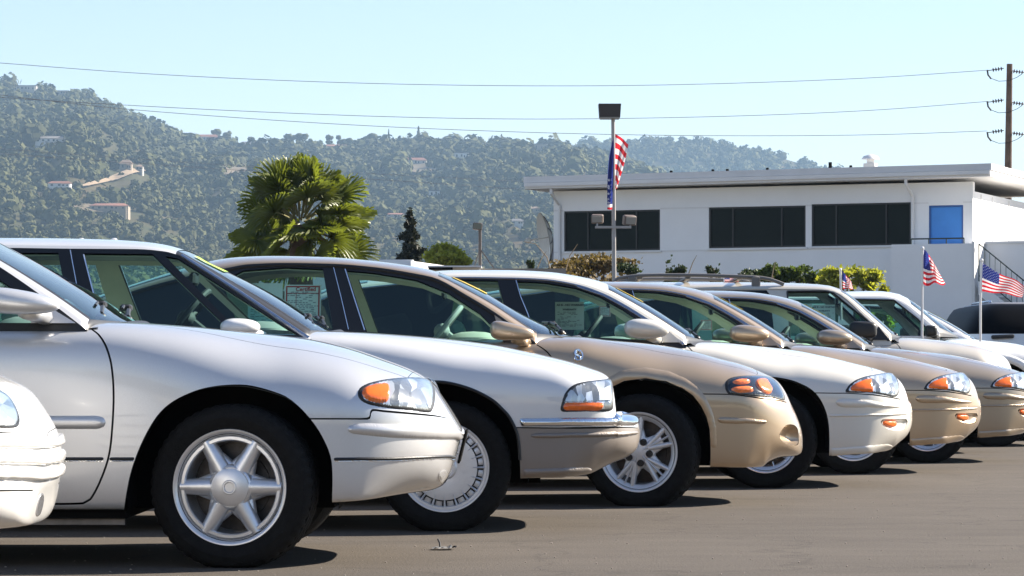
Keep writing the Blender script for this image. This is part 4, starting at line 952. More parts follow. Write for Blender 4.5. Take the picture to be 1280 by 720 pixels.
# ================================================================ ground
def asphalt():
    m, t, b = nodes('worn_asphalt'); b.inputs['Roughness'].default_value = .88; b.inputs['Specular IOR Level'].default_value = .3
    tc = t.nodes.new('ShaderNodeTexCoord'); geo = t.nodes.new('ShaderNodeNewGeometry')
    def noise(scale, detail=5, sc=(1, 1, 1)):
        mp = t.nodes.new('ShaderNodeMapping'); mp.inputs['Scale'].default_value = sc; t.links.new(geo.outputs['Position'], mp.inputs[0])
        n = t.nodes.new('ShaderNodeTexNoise'); n.inputs['Scale'].default_value = scale; n.inputs['Detail'].default_value = detail; n.inputs['Roughness'].default_value = .6
        t.links.new(mp.outputs[0], n.inputs['Vector']); return n
    big, mid, fine = noise(.30, 6, (.5, 1.2, 1)), noise(2.4, 7, (.45, 1.3, 1)), noise(90, 3)
    cr = t.nodes.new('ShaderNodeValToRGB'); cr.color_ramp.elements[0].position = .3; cr.color_ramp.elements[0].color = (.066, .055, .044, 1)
    cr.color_ramp.elements[1].position = .72; cr.color_ramp.elements[1].color = (.116, .098, .079, 1)
    mx = t.nodes.new('ShaderNodeMix'); mx.inputs[0].default_value = .5
    t.links.new(big.outputs[0], mx.inputs[2]); t.links.new(mid.outputs[0], mx.inputs[3]); t.links.new(mx.outputs[0], cr.inputs[0])
    r = t.nodes.new('ShaderNodeMapRange'); r.inputs[1].default_value = .3; r.inputs[2].default_value = .7; r.inputs[3].default_value = .72; r.inputs[4].default_value = 1.28
    t.links.new(fine.outputs[0], r.inputs[0])
    sc = t.nodes.new('ShaderNodeVectorMath'); sc.operation = 'SCALE'; t.links.new(cr.outputs[0], sc.inputs[0]); t.links.new(r.outputs[0], sc.inputs['Scale'])
    t.links.new(sc.outputs[0], b.inputs['Base Color'])
    # hairline cracks and oil spots
    vor = t.nodes.new('ShaderNodeTexVoronoi'); vor.feature = 'DISTANCE_TO_EDGE'; vor.inputs['Scale'].default_value = .55
    wob = noise(1.8, 5); add = t.nodes.new('ShaderNodeVectorMath'); add.operation = 'MULTIPLY_ADD'; add.inputs[1].default_value = (1.1, 1.1, 0); t.links.new(wob.outputs[1], add.inputs[0]); t.links.new(geo.outputs['Position'], add.inputs[2]); t.links.new(add.outputs[0], vor.inputs['Vector'])
    ck = t.nodes.new('ShaderNodeMapRange'); ck.inputs[1].default_value = .004; ck.inputs[2].default_value = .014; ck.inputs[3].default_value = .80; ck.inputs[4].default_value = 1; t.links.new(vor.outputs['Distance'], ck.inputs[0])
    oil = noise(.9, 3); ol = t.nodes.new('ShaderNodeMapRange'); ol.inputs[1].default_value = .66; ol.inputs[2].default_value = .76; ol.inputs[3].default_value = 1; ol.inputs[4].default_value = .55; t.links.new(oil.outputs[0], ol.inputs[0])
    mm = t.nodes.new('ShaderNodeMath'); mm.operation = 'MULTIPLY'; t.links.new(ck.outputs[0], mm.inputs[0]); t.links.new(ol.outputs[0], mm.inputs[1])
    s2 = t.nodes.new('ShaderNodeVectorMath'); s2.operation = 'SCALE'; t.links.new(sc.outputs[0], s2.inputs[0]); t.links.new(mm.outputs[0], s2.inputs['Scale']); t.links.new(s2.outputs[0], b.inputs['Base Color'])
    bp = t.nodes.new('ShaderNodeBump'); bp.inputs['Strength'].default_value = .5; bp.inputs['Distance'].default_value = .01
    t.links.new(fine.outputs[0], bp.inputs['Height']); t.links.new(bp.outputs[0], b.inputs['Normal']); return m
g = mesh('ground', [(-3600, -80, 0), (3600, -80, 0), (3600, 6400, 0), (-3600, 6400, 0)], [(0, 1, 2, 3)], asphalt()); g['kind'] = 'structure'

def leafmat(name, col, var=.35, trans=.25, rough=.6):
    m, t, b = nodes(name); b.inputs['Roughness'].default_value = rough; b.inputs['Specular IOR Level'].default_value = .3
    at = t.nodes.new('ShaderNodeAttribute'); at.attribute_name = 'tint'; at.attribute_type = 'GEOMETRY'
    r = t.nodes.new('ShaderNodeMapRange'); r.inputs[3].default_value = 1 - var; r.inputs[4].default_value = 1 + var
    t.links.new(at.outputs['Fac'], r.inputs[0]); sc = t.nodes.new('ShaderNodeVectorMath'); sc.operation = 'SCALE'; sc.inputs[0].default_value = col
    t.links.new(r.outputs[0], sc.inputs['Scale']); t.links.new(sc.outputs[0], b.inputs['Base Color'])
    if trans:
        tr = t.nodes.new('ShaderNodeBsdfTranslucent'); mx = t.nodes.new('ShaderNodeMixShader'); mx.inputs[0].default_value = trans
        s2 = t.nodes.new('ShaderNodeVectorMath'); s2.operation = 'MULTIPLY'; s2.inputs[1].default_value = (1.5, 1.5, .6); t.links.new(sc.outputs[0], s2.inputs[0]); t.links.new(s2.outputs[0], tr.inputs[0])
        o = t.nodes['Material Output']; t.links.new(b.outputs[0], mx.inputs[1]); t.links.new(tr.outputs[0], mx.inputs[2]); t.links.new(mx.outputs[0], o.inputs[0])
    return m
def npmesh(name, V, Fs, m, tint=None, parent=None, smooth=False, mats=None, fmat=None):
    """fast mesh from numpy arrays (all faces the same size)"""
    V = np.asarray(V, np.float32).reshape(-1, 3); Fs = np.asarray(Fs, np.int32); k = Fs.shape[1]
    me = bpy.data.meshes.new(name); me.vertices.add(len(V)); me.vertices.foreach_set('co', V.ravel())
    me.loops.add(Fs.size); me.loops.foreach_set('vertex_index', Fs.ravel()); me.polygons.add(len(Fs))
    me.polygons.foreach_set('loop_start', np.arange(0, Fs.size, k, dtype=np.int32))
    me.polygons.foreach_set('use_smooth', np.full(len(Fs), smooth))
    for mm in (mats or [m]): me.materials.append(mm)
    if fmat is not None: me.polygons.foreach_set('material_index', np.asarray(fmat, np.int32))
    me.update(calc_edges=True)
    if tint is not None:
        a = me.attributes.new('tint', 'FLOAT', 'POINT'); a.data.foreach_set('value', np.asarray(tint, np.float32))
    o = bpy.data.objects.new(name, me); COL.objects.link(o)
    if parent: o.parent = parent
    return o

# ================================================================ hills
def vnoise(x, y, seed=0):
    """smooth value noise"""
    xi, yi = np.floor(x).astype(int), np.floor(y).astype(int); xf, yf = x - xi, y - yi
    def h(a, b):
        v = np.sin((a * 127.1 + b * 311.7 + seed * 74.7)) * 43758.5453; return v - np.floor(v)
    u = xf*xf*(3 - 2*xf); v = yf*yf*(3 - 2*yf)
    return (h(xi, yi)*(1-u) + h(xi+1, yi)*u)*(1-v) + (h(xi, yi+1)*(1-u) + h(xi+1, yi+1)*u)*v
crest = pchip([(-2000, 330), (-1200, 230), (-500, 150), (-250, 112), (-60, 104), (10, 106), (60, 114), (120, 127), (170, 150), (215, 168), (262, 180), (330, 184), (400, 184), (480, 182), (560, 181), (640, 183), (700, 188), (760, 200), (850, 235), (1000, 270), (1200, 330), (1500, 380), (1900, 420), (2600, 445)])
D0, D1 = 1500.0, 3500.0
def hill_z(px, D):
    """height of the near hill: px is the bearing (as a column of the photo), D the distance"""
    q = np.clip((D - D0) / (D1 - D0), 0, 1.6); ang = (YH - crest(px)) / F
    up = np.where(q <= 1, q ** .8, 1 - (q - 1) * .9)
    w_ = vnoise(px / 110, D / 480, 3) * .6 + vnoise(px / 45, D / 220, 5) * .3 + vnoise(px / 20, D / 110, 8) * .15
    bump = (w_ - .5) * 52 * np.clip(1 - np.abs(q - .5) * 2, 0, 1)
    return ang * (D1 * np.minimum(up, 1)) * np.minimum(1, np.where(q > 1, up, 1)) + bump + H - 1.5
def hillmat():
    m, t, b = nodes('hill_brush'); b.inputs['Roughness'].default_value = .95; b.inputs['Specular IOR Level'].default_value = .1
    geo = t.nodes.new('ShaderNodeNewGeometry'); n = t.nodes.new('ShaderNodeTexNoise'); n.inputs['Scale'].default_value = .006; n.inputs['Detail'].default_value = 8; n.inputs['Roughness'].default_value = .7
    t.links.new(geo.outputs['Position'], n.inputs['Vector'])
    cr = t.nodes.new('ShaderNodeValToRGB'); cr.color_ramp.elements[0].position = .35; cr.color_ramp.elements[0].color = (.036, .046, .019, 1)
    cr.color_ramp.elements[1].position = .68; cr.color_ramp.elements[1].color = (.095, .070, .038, 1)
    t.links.new(n.outputs[0], cr.inputs[0]); t.links.new(cr.outputs[0], b.inputs['Base Color']); return m
HM = hillmat()
pxs = np.linspace(-2000, 2600, 420); Ds = np.concatenate([np.linspace(D0 - 20, D1, 70), np.linspace(D1 + 60, D1 + 1500, 14)])
PX, DD = np.meshgrid(pxs, Ds, indexing='ij'); HZ = hill_z(PX, DD)
V = np.stack([(PX - 640) * DD / F, DD, HZ], -1).reshape(-1, 3); nD = len(Ds)
i, j = np.meshgrid(np.arange(len(pxs) - 1), np.arange(nD - 1), indexing='ij'); a = (i * nD + j).ravel()
o = npmesh('hill', V, np.stack([a, a + nD, a + nD + 1, a + 1], -1), HM, smooth=True); o['kind'] = 'structure'
# the farther ridge behind the building
crest2 = pchip([(200, 260), (420, 215), (560, 196), (680, 186), (760, 180), (830, 176), (880, 177), (930, 184), (980, 197), (1040, 215), (1120, 245), (1250, 300), (1500, 380), (1900, 430)])
E0, E1 = 3700.0, 4900.0
def ridge_z(px, D):
    q = np.clip((D - E0) / (E1 - E0), 0, 1); ang = (YH - crest2(px)) / F
    return ang * E1 * q ** .7 + (vnoise(px / 60, D / 300, 9) - .5) * 30 * np.sin(PI * q) + H - 2
px2 = np.linspace(200, 1900, 150); D2 = np.linspace(E0 - 10, E1, 40); PX, DD = np.meshgrid(px2, D2, indexing='ij')
V = np.stack([(PX - 640) * DD / F, DD, ridge_z(PX, DD)], -1).reshape(-1, 3); nD = 40
i, j = np.meshgrid(np.arange(149), np.arange(39), indexing='ij'); a = (i * nD + j).ravel()
o = npmesh('far_ridge', V, np.stack([a, a + nD, a + nD + 1, a + 1], -1), HM, smooth=True); o['kind'] = 'structure'

# hillside woods
def ico(sub):
    t = (1 + 5 ** .5) / 2
    v = [(-1, t, 0), (1, t, 0), (-1, -t, 0), (1, -t, 0), (0, -1, t), (0, 1, t), (0, -1, -t), (0, 1, -t), (t, 0, -1), (t, 0, 1), (-t, 0, -1), (-t, 0, 1)]
    f = [(0,11,5),(0,5,1),(0,1,7),(0,7,10),(0,10,11),(1,5,9),(5,11,4),(11,10,2),(10,7,6),(7,1,8),(3,9,4),(3,4,2),(3,2,6),(3,6,8),(3,8,9),(4,9,5),(2,4,11),(6,2,10),(8,6,7),(9,8,1)]
    v = [np.array(p) / np.linalg.norm(p) for p in v]
    for _ in range(sub):
        c_ = {}; nf = []
        def mid(a, b):
            k = (min(a, b), max(a, b))
            if k not in c_: p = v[a] + v[b]; v.append(p / np.linalg.norm(p)); c_[k] = len(v) - 1
            return c_[k]
        for a, b, c2 in f: x, y, z = mid(a, b), mid(b, c2), mid(c2, a); nf += [(a, x, z), (b, y, x), (c2, z, y), (x, y, z)]
        f = nf
    return np.array(v), np.array(f)
IV, IF = ico(1)
LV, LF = ico(2)
def lump(r, n=5):
    """one crown: a lumpy body, wider than tall, with hollows"""
    v = IV.copy(); d = np.zeros(len(v))
    for _ in range(n):
        c_ = r.normal(size=3); c_ /= np.linalg.norm(c_); d += np.clip(v @ c_, 0, 1) ** 3 * r.uniform(-.25, .45)
    v = v * (1 + d)[:, None] * r.uniform(.85, 1.15, 3) * (1, 1, .85); v += r.normal(0, .11, v.shape); return v
LUMPS = [lump(rng) for _ in range(24)]
TREES = leafmat('hill_foliage', (.069, .071, .021), .42, 0, .9)
CLEAR = [(30.0, 110.0, 30.0, 7.0), (77.0, 115.5, 17.0, 5.0), (64.0, 174.0, 40.0, 9.0), (3.0, 182.0, 16.0, 7.0), (157.0, 206.0, 15.0, 13.0), (174.0, 209.0, 9.0, 7.0), (74.0, 230.0, 28.0, 8.0), (136.0, 258.0, 48.0, 9.0), (258.0, 172.0, 30.0, 9.0), (312.0, 181.5, 26.0, 10.0), (418.0, 183.5, 36.0, 7.0), (517.0, 201.0, 32.0, 9.0), (577.0, 195.0, 18.0, 9.0), (543.0, 242.5, 14.0, 9.0), (494.0, 268.5, 22.0, 5.0), (451.0, 239.0, 13.0, 6.0), (440.0, 223.5, 20.0, 5.0), (646.0, 277.0, 16.0, 8.0), (668.0, 261.5, 13.0, 7.0), (673.0, 184.0, 22.0, 9.0), (606.0, 181.0, 16.0, 6.0), (560.0, 279.0, 16.0, 4.0), (110, 233, 22, 8), (140, 227, 40, 10), (170, 218, 34, 9), (297, 215, 34, 8), (526, 214, 36, 6)]   # house plots and cleared slopes (bearing, row, size in the photo)
I0V, I0F = ico(0)
def trees_mesh(name, X, Y, Z, R, nl=30):
    """every tree: a dark lumpy core and a coat of small leafy sprays"""
    n = len(X); C = np.stack([X, Y, Z + R * .5], -1)
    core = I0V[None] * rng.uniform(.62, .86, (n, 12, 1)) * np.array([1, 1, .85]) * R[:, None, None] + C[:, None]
    F1 = (I0F[None] + (np.arange(n) * 12)[:, None, None]).reshape(-1, 3); tone = np.clip(rng.normal(.45, .17, n), 0, 1)
    d = rng.normal(size=(n, nl, 3)); d[..., 2] = np.abs(d[..., 2]) * 1.1 - .25; d /= np.linalg.norm(d, axis=2)[..., None]
    lob = 1 + .28 * np.sin(d[..., 0] * 4.3 + X[:, None]) * np.cos(d[..., 1] * 3.7 + Y[:, None]); p = C[:, None] + d * (R[:, None] * rng.uniform(.78, 1.04, (n, nl)) * lob)[..., None] * np.array([1, 1, .9])
    dn = d + rng.normal(0, .28, d.shape); a = np.cross(dn, rng.normal(size=d.shape)); a /= np.linalg.norm(a, axis=2)[..., None]; b = np.cross(a, dn); b /= np.linalg.norm(b, axis=2)[..., None]
    s_ = (R[:, None] * rng.uniform(.24, .44, (n, nl)))[..., None]; q = np.stack([p - a * s_, p + b * s_ * .8, p + a * s_, p - b * s_ * .8], 2).reshape(-1, 3)
    k = np.arange(n * nl)[:, None] * 4 + n * 12; F2 = np.concatenate([k + [0, 1, 2], k + [0, 2, 3]], 0)
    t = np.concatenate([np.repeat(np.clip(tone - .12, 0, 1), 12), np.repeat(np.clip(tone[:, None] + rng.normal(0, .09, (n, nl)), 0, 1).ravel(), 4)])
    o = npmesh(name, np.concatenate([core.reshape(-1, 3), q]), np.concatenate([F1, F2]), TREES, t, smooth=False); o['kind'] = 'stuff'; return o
def woods(name, n, zf, pr, dr, size, keep):
    px = rng.uniform(*pr, n); q = rng.uniform(0, 1, n) ** .8; D = dr[0] + (dr[1] - dr[0]) * q
    dens_ = vnoise(px / 34, D / 140, 21) * .6 + vnoise(px / 90, D / 320, 31) * .4; k = rng.uniform(0, 1, n) < keep(dens_, px, D); px, D = px[k], D[k]
    Z = zf(px, D); py = YH - F * (Z + size * .6 - H) / D; k = np.ones(len(px), bool)
    for hx, hy, hw, hh in CLEAR: k &= ~((np.abs(px - hx) < hw / 2 + 1.5) & (py > hy - hh / 2 - 1) & (py < hy + hh / 2 + 5))
    px, D, Z = px[k], D[k], Z[k]; X = (px - 640) * D / F; return trees_mesh(name, X, D, Z, size * (D / np.mean(dr)) ** .7 * rng.lognormal(0, .30, len(px)))
    Vs = []; Fs = []; Ts = []; nv = len(IV)
    for i in range(len(px)):
        r = size * rng.lognormal(0, .33); v = LUMPS[i % 24] * r
        t = rng.uniform(0, 2*PI); c_, s_ = math.cos(t), math.sin(t)
        v = np.stack([v[:, 0]*c_ - v[:, 1]*s_, v[:, 0]*s_ + v[:, 1]*c_, v[:, 2]], -1) + (X[i], D[i], Z[i] + r * .45)
        Vs.append(v); Fs.append(IF + i * nv); Ts.append(np.full(nv, np.clip(rng.normal(.5, .28), 0, 1)) + rng.normal(0, .08, nv))
    o = npmesh(name, np.concatenate(Vs), np.concatenate(Fs), TREES, np.concatenate(Ts), smooth=False); o['kind'] = 'stuff'; return o
woods('hillside_woods', 20500, hill_z, (-480, 1180), (D0 + 30, D1 + 10), 4.4, lambda d, p, D: np.clip((d - .14) * 3.6, .12, 1) * np.where((p < 260) & (D > 2900), .6, 1))
trees_rear = None
woods('ridge_woods', 3200, ridge_z, (560, 1130), (E0 + 300, E1 + 5), 6, lambda d, p, D: np.clip((d - .2) * 3, .1, 1))
# crowns that stand out on the skyline
skl = mesh('skyline_tree', [], [], TREES); bpy.data.objects.remove(skl)
CM = [('oak', 0), ('cypress', 1)]
def skyline(px, py_top, wpx, label, tall=False, D=D1 - 6):
    zg = float(hill_z(np.array([px]), np.array([D]))[0]); zt = wz(py_top, D); h = max(zt - zg, 4) + 2; r = wpx * D / F / 2
    t = empty('skyline_tree', (wx(px, D), D, zg - 2))
    MB().tube([(0, 0, 0), (0, 0, h * .55)], [r * .12, r * .07], 5).build('trunk', M['bark'], t)
    Vs, Fs, k = [], [], 0
    for q in range(9 if not tall else 5):
        v = lump(rng)
        if tall: v = v * (r * .8 * (1 - q * .17), r * .8 * (1 - q * .17), h * .18) + (0, 0, h * (.35 + .14 * q))
        else: v = v * (r * rng.uniform(.38, .6)) * (1, 1, .9) + (rng.uniform(-.6, .6) * r, rng.uniform(-.5, .5) * r, h * rng.uniform(.25, .85))
        Vs.append(v); Fs.append(IF + k); k += len(v)
    n = sum(len(v) for v in Vs); npmesh('crown', np.concatenate(Vs), np.concatenate(Fs), TREES, np.full(n, rng.uniform(.15, .5)), parent=t, smooth=True)
    tag(t, label, 'tree', 'trees on the hill skyline')
M['bark'] = mat('bark', (.085, .062, .042), .9, noise=.3, nscale=6, bump=.5, bscale=20)
for (px, py, w_), lb_ in zip([(186, 158, 9), (240, 166, 10), (272, 160, 16), (284, 163, 14), (316, 169, 12), (363, 165, 17), (378, 164, 16), (386, 170, 12), (412, 168, 12), (427, 166, 14), (440, 173, 14), (463, 167, 20), (478, 174, 12), (500, 171, 12), (541, 173, 12), (555, 175, 14), (573, 173, 14), (595, 172, 16), (617, 173, 15), (646, 174, 17), (662, 178, 12), (690, 181, 14), (708, 183, 12)],
        ['small tree alone on the bare slope under the left hilltop', 'lone round tree where the left hill slope flattens', 'left of the two broad trees beside the saddle house', 'right of the two broad trees beside the saddle house', 'dark tree just right of the brown roofed ridge house', "left tree of the clump above the palm's left edge", "middle tree of the clump above the palm's left edge", 'low tree right after the clump above the palm', 'round tree just left of the orange tiled ridge house', 'round tree rising behind the orange tiled ridge house', 'small tree just right of the orange tiled ridge house', 'broadest tree on the ridge right of the palm', 'small round tree after the broadest ridge tree', 'round tree just left of the widest slim tree', 'round tree just right of the second slim tree', "round ridge tree straight above the conifer's right side", 'round ridge tree above the white two storey house', 'broad ridge tree left of the grey ridge house', 'broad ridge tree between grey house and short slim tree', 'wide ridge tree above the left tip of the building roof', "small ridge tree over the roof's left corner", 'last but one round tree before the lamp post', 'last round skyline tree left of the lamp post']): skyline(px, py, w_, lb_)
for px, py, w_, lb_ in [(486, 163, 5, 'slimmest dark tree on the ridge above the conifer'), (523, 160, 10, 'tallest slim tree on the ridge, above the red tiled house'), (533, 167, 8, 'shorter slim tree close right of the tallest one'), (627, 168, 7, 'single slim tree on the ridge left of the building roof')]: skyline(px, py, w_, lb_, True)

# slopes laid bare: tan road cut and dry clearings, as draped sheets
def drape(name, pxl, m, lift=1.5, zf=hill_z):
    """strip over the hill: rows of (px, y_top, y_bottom) in the photo"""
    V = []
    Dg = np.linspace(D0, D1, 400)
    def hit(px, py):
        py_s = YH - F * (zf(np.full(400, px), Dg) - H) / Dg; k = np.argmax(py_s <= py); D = Dg[k] if (py_s <= py).any() else D1
        return D
    P = catmull(np.array(pxl, float), 3, False)
    for px, y0, y1 in P:
        for q in (0, .33, .66, 1):
            py = y0 + (y1 - y0) * q; D = hit(px, py) - 3
            V.append((wx(px, D), D, float(zf(np.array([px]), np.array([D]))[0]) + lift))
    n = len(P); o = mesh(name, V, [(4*i + k, 4*i + 4 + k, 4*i + 5 + k, 4*i + 1 + k) for i in range(n - 1) for k in range(3)], m); o['kind'] = 'structure'; return o
DIRT = mat('bare_dirt', (.25, .18, .11), .95, noise=.3, nscale=.08); DRY = mat('dry_grass_slope', (.115, .085, .048), .95, noise=.3, nscale=.05)
drape('dirt_road', [(101, 235.5, 237.5), (118, 230, 235), (135, 225.5, 231), (150, 219, 227), (165, 214.5, 221), (186, 214, 217)], DIRT, 2.5)
drape('dry_clearing', [(272, 212, 214), (283, 208, 224), (297, 207, 228), (312, 209, 222), (322, 212, 214)], DRY, 3)
drape('dry_clearing', [(502, 212, 213), (512, 209, 217), (528, 208, 221), (542, 209, 218), (552, 212, 213)], DRY, 3)
drape('dry_clearing', [(92, 263, 264), (105, 260, 268), (125, 262, 270), (146, 266, 268)], DRY, 3)
drape('dry_clearing', [(150, 175, 176), (190, 178, 192), (240, 185, 200), (280, 196, 198)], DRY, 2)

# houses on the hill
STU = [mat('stucco_pale', (.38, .36, .32), .9), mat('stucco_tan', (.29, .24, .18), .9), mat('stucco_white', (.52, .51, .49), .9)]
TILE = [mat('tile_roof_red', (.22, .095, .06), .85), mat('roof_grey', (.14, .13, .125), .85), mat('roof_tan', (.26, .185, .13), .85)]
WGL = mat('house_window', (.03, .035, .04), .2)
def house(px, py, wpx, hpx, wall, roofm, label, gable=True):
    Dg = np.linspace(D0, D1, 500); ps = YH - F * (hill_z(np.full(500, px), Dg) - H) / Dg; ok = ps <= py + hpx / 2; D = (Dg[np.argmax(ok)] if ok.any() else D1) - 30
    zg = float(hill_z(np.array([px]), np.array([D + 6]))[0]); k = D / F; W_, Hh = wpx * k, hpx * k; d = max(7, W_ * .5)
    zb = wz(py + hpx / 2, D) ; t = empty('hill_house', (wx(px, D), D, zb), 0, label, 'house', 'houses on the wooded hill')
    wh = Hh * (.62 if gable else .9)
    mb = MB().box(-W_/2, W_/2, 0, d, -6, wh); mb.box(W_*.12, W_*.46, -2.2, 0, -6, wh * .8); mb.build('wall', STU[wall], t, False)
    mb = MB()
    if gable:
        e = .6; mb.add([(-W_/2 - e, -e, wh), (W_/2 + e, -e, wh), (W_/2 + e, d + e, wh), (-W_/2 - e, d + e, wh), (-W_/2 + d*.25, d/2, Hh), (W_/2 - d*.25, d/2, Hh)], [(0, 1, 5, 4), (1, 2, 5), (2, 3, 4, 5), (3, 0, 4), (3, 2, 1, 0)])
        mb.add([(W_*.10, -2.7, wh*.8), (W_*.48, -2.7, wh*.8), (W_*.48, 0, wh*1.02), (W_*.10, 0, wh*1.02)], [(0, 1, 2, 3), (3, 2, 1, 0)])
    else: mb.box(-W_/2 - .5, W_/2 + .5, -.5, d + .5, wh, Hh)
    mb.build('roof', TILE[roofm], t, False)
    n = max(2, int(W_ / 4))
    for i in range(n):
        x = -W_/2 + (i + .5) * W_ / n
        if W_*.1 < x < W_*.48: continue
        MB().box(x - .8, x + .8, -.06, .05, wh * .35, wh * .8).build('window', WGL, t, False)
    for i in range(2):
        x = W_ * (.2 + .18 * i); MB().box(x - .6, x + .6, -2.27, -2.15, wh * .3, wh * .65).build('window', WGL, t, False)
house(30, 110, 30, 7, 0, 1, 'long pale house on the hilltop at the left edge of the photo', False)
house(77, 115.5, 17, 5, 1, 1, 'small low house just right of the hilltop house', False)
house(64, 174, 40, 9, 2, 1, 'long white house below the left hilltop')
house(3, 182, 16, 7, 1, 0, 'house at the left edge half cut off by the photo')
house(157, 206, 15, 13, 1, 2, 'tall tan house at the top end of the dirt road')
house(174, 209, 9, 7, 0, 2, 'small pale house right of the tall tan one')
house(74, 230, 28, 8, 2, 0, 'white house with red roof left below the dirt road')
house(136, 258, 48, 9, 1, 0, 'wide tan house with red tiles above the roofs of the cars')
house(258, 172, 30, 9, 0, 0, 'pale house among trees on the saddle of the ridge')
house(312, 181.5, 26, 10, 1, 1, 'brown roofed house on the ridge left of the palm')
house(418, 183.5, 36, 7, 1, 0, 'long house with orange tiles on the ridge above the palm')
house(517, 201, 32, 9, 0, 0, 'red tiled house above the round dry clearing')
house(577, 195, 18, 9, 2, 1, 'white two storey house on the slope right of the clearing', False)
house(543, 242.5, 14, 9, 2, 1, 'small bright white house halfway down the hill', False)
house(494, 268.5, 22, 5, 0, 0, 'low house with pink roof beside the dark conifer')
house(451, 239, 13, 6, 1, 0, 'small orange house right of the palm crown')
house(440, 223.5, 20, 5, 0, 2, 'low pale house behind the right edge of the palm')
house(646, 277, 16, 8, 2, 1, 'white gabled house left of the big building')
house(668, 261.5, 13, 7, 1, 2, 'tan house with white chimneys near the big building')
house(673, 184, 22, 9, 1, 1, 'tan house on the ridge at the left end of the building roof', False)
house(606, 181, 16, 6, 0, 1, 'grey house between trees on the right part of the ridge', False)
house(560, 279, 16, 4, 1, 1, 'low brown house on the lower slope right of the conifer')
# ================================================================ the white two storey building
WALL = mat('white_render', (.84, .835, .82), .85, noise=.035, nscale=.8, bump=.08, bscale=14)
TRIMW = mat('white_trim', (.74, .73, .71), .7, noise=.04, nscale=2)
BLUE = mat('blue_door_paint', (.05, .24, .64), .5, noise=.05, nscale=3)
PANE = mat('dark_window_pane', (.010, .016, .016), .25, spec=.06); WFR = mat('dark_window_frame', (.01, .012, .012), .5)
RAIL = mat('dark_green_rail', (.02, .04, .035), .5)
BZ, BX = 82.0, wx(1216, 82.0)
ua = Vector((-.927, .375, 0)); na = Vector((.375, .927, 0))
BM = Matrix(((ua.x, na.x, 0, BX), (ua.y, na.y, 0, BZ), (0, 0, 1, 0), (0, 0, 0, 1)))     # u to the left along the front, n into depth
bld = empty('office_building', (0, 0, 0), 0, 'long white two storey building with dark strip windows and a blue door', 'building')
bld.matrix_world = BM
def uof(px):                       # where the ray of a photo column meets the front wall
    t = (px - 640) / F; return (BX - t * BZ) / (t * ua.y - ua.x) if abs(t * ua.y - ua.x) > 1e-9 else 0
def zof(px, py):
    Y = BZ + uof(px) * ua.y; return wz(py, Y)
U1 = uof(692); ztop = zof(1200, 226); 
# storey joints and openings: the wall is built of strips round the window openings
wins = [(705, 825, 263, 313.5), (886, 1007, 258, 309.5), (1014.5, 1138.5, 254, 307)]
openings = []
for a, b, t, bt in wins: openings.append((uof(b), uof(a), zof((a + b)/2, bt), zof((a + b)/2, t)))
du0, du1 = uof(1204), uof(1161); zd0, zd1 = 3.05, zof(1182, 256.5); openings.append((du0, du1, zd0, zd1))
openings.sort(); H2 = zof(1000, 232); TH = .22
us = [0.0]; mb = MB(); prev = 0.0
zs0, zs1 = 3.0, 0
for (a, b, z0, z1) in openings:
    mb.box(prev, a, 0, TH, 0, H2); mb.box(a, b, 0, TH, 0, z0); mb.box(a, b, 0, TH, z1, H2); prev = b
mb.box(prev, U1, 0, TH, 0, H2); mb.build('front_wall', WALL, bld, False)
MB().box(-.0, TH, TH + .002, 9.0, 0, H2 - .25).build('end_wall', WALL, bld, False)
MB().box(U1 - TH, U1, TH + .002, 9.0, 0, H2 - .25).build('end_wall', WALL, bld, False)
MB().box(TH + .01, U1 - TH - .01, 8.8, 9.0, 0, H2 - .3).build('back_wall', WALL, bld, False)
MB().box(TH + .01, U1 - TH - .01, TH + .8, TH + .9, 2.9, H2 - .3).build('inner_wall', M['matte'], bld, False)
for zj in (zof(760, 314.5), zof(760, 262)):
    p = 0
    for a, b, z0, z1 in openings + [(U1, U1, 0, 0)]:
        if a - p > .06: MB().box(p + .004, a - .004, -.012, -.002, zj - .02, zj + .02).build('wall_band', TRIMW, bld, False)
        p = b if b > a else p
for k, (a, b, z0, z1) in enumerate(openings):
    if abs(a - du0) < 1e-6: continue
    w_ = empty('window'); w_.parent = bld
    e = .045; mb = MB(); mb.box(a + .004, b - .004, .03, .12, z0 + .004, z0 + e); mb.box(a + .004, b - .004, .03, .12, z1 - e, z1 - .004)
    W_ = b - a; mul = [a + .004, a + W_ * .24, a + W_ * .745, b - e - .004]
    for u in mul: mb.box(u, u + e, .032, .118, z0 + e + .001, z1 - e - .001)
    mb.build('frame', WFR, w_, False)
    for i in range(3): MB().box(mul[i] + e + .002, mul[i+1] - .002, .07, .085, z0 + e, z1 - e).build('pane', PANE, w_, False)
    MB().box(a - .05, b + .05, -.05, -.003, z0 - .06, z0 - .005).build('sill', TRIMW, w_, False)
d_ = empty('door'); d_.parent = bld
MB().box(du0 + .05, du1 - .05, .05, .10, zd0, zd1 - .05).build('door_leaf', BLUE, d_, False)
mb = MB(); mb.box(du0 + .003, du0 + .045, .02, .12, zd0, zd1 - .003); mb.box(du1 - .045, du1 - .003, .02, .12, zd0, zd1 - .003); mb.box(du0 + .047, du1 - .047, .02, .12, zd1 - .045, zd1 - .003)
mb.build('door_frame', mat('blue_frame', (.03, .11, .33), .5), d_, False)
MB().lathe([(0, .05), (.035, .045), (.04, .01), (.02, 0)], 12, Matrix.Translation((du0 + .13, .05, zd0 + 1.0)) @ Matrix.Rotation(PI/2, 4, 'X')).build('handle', M['brighttrim'], d_)
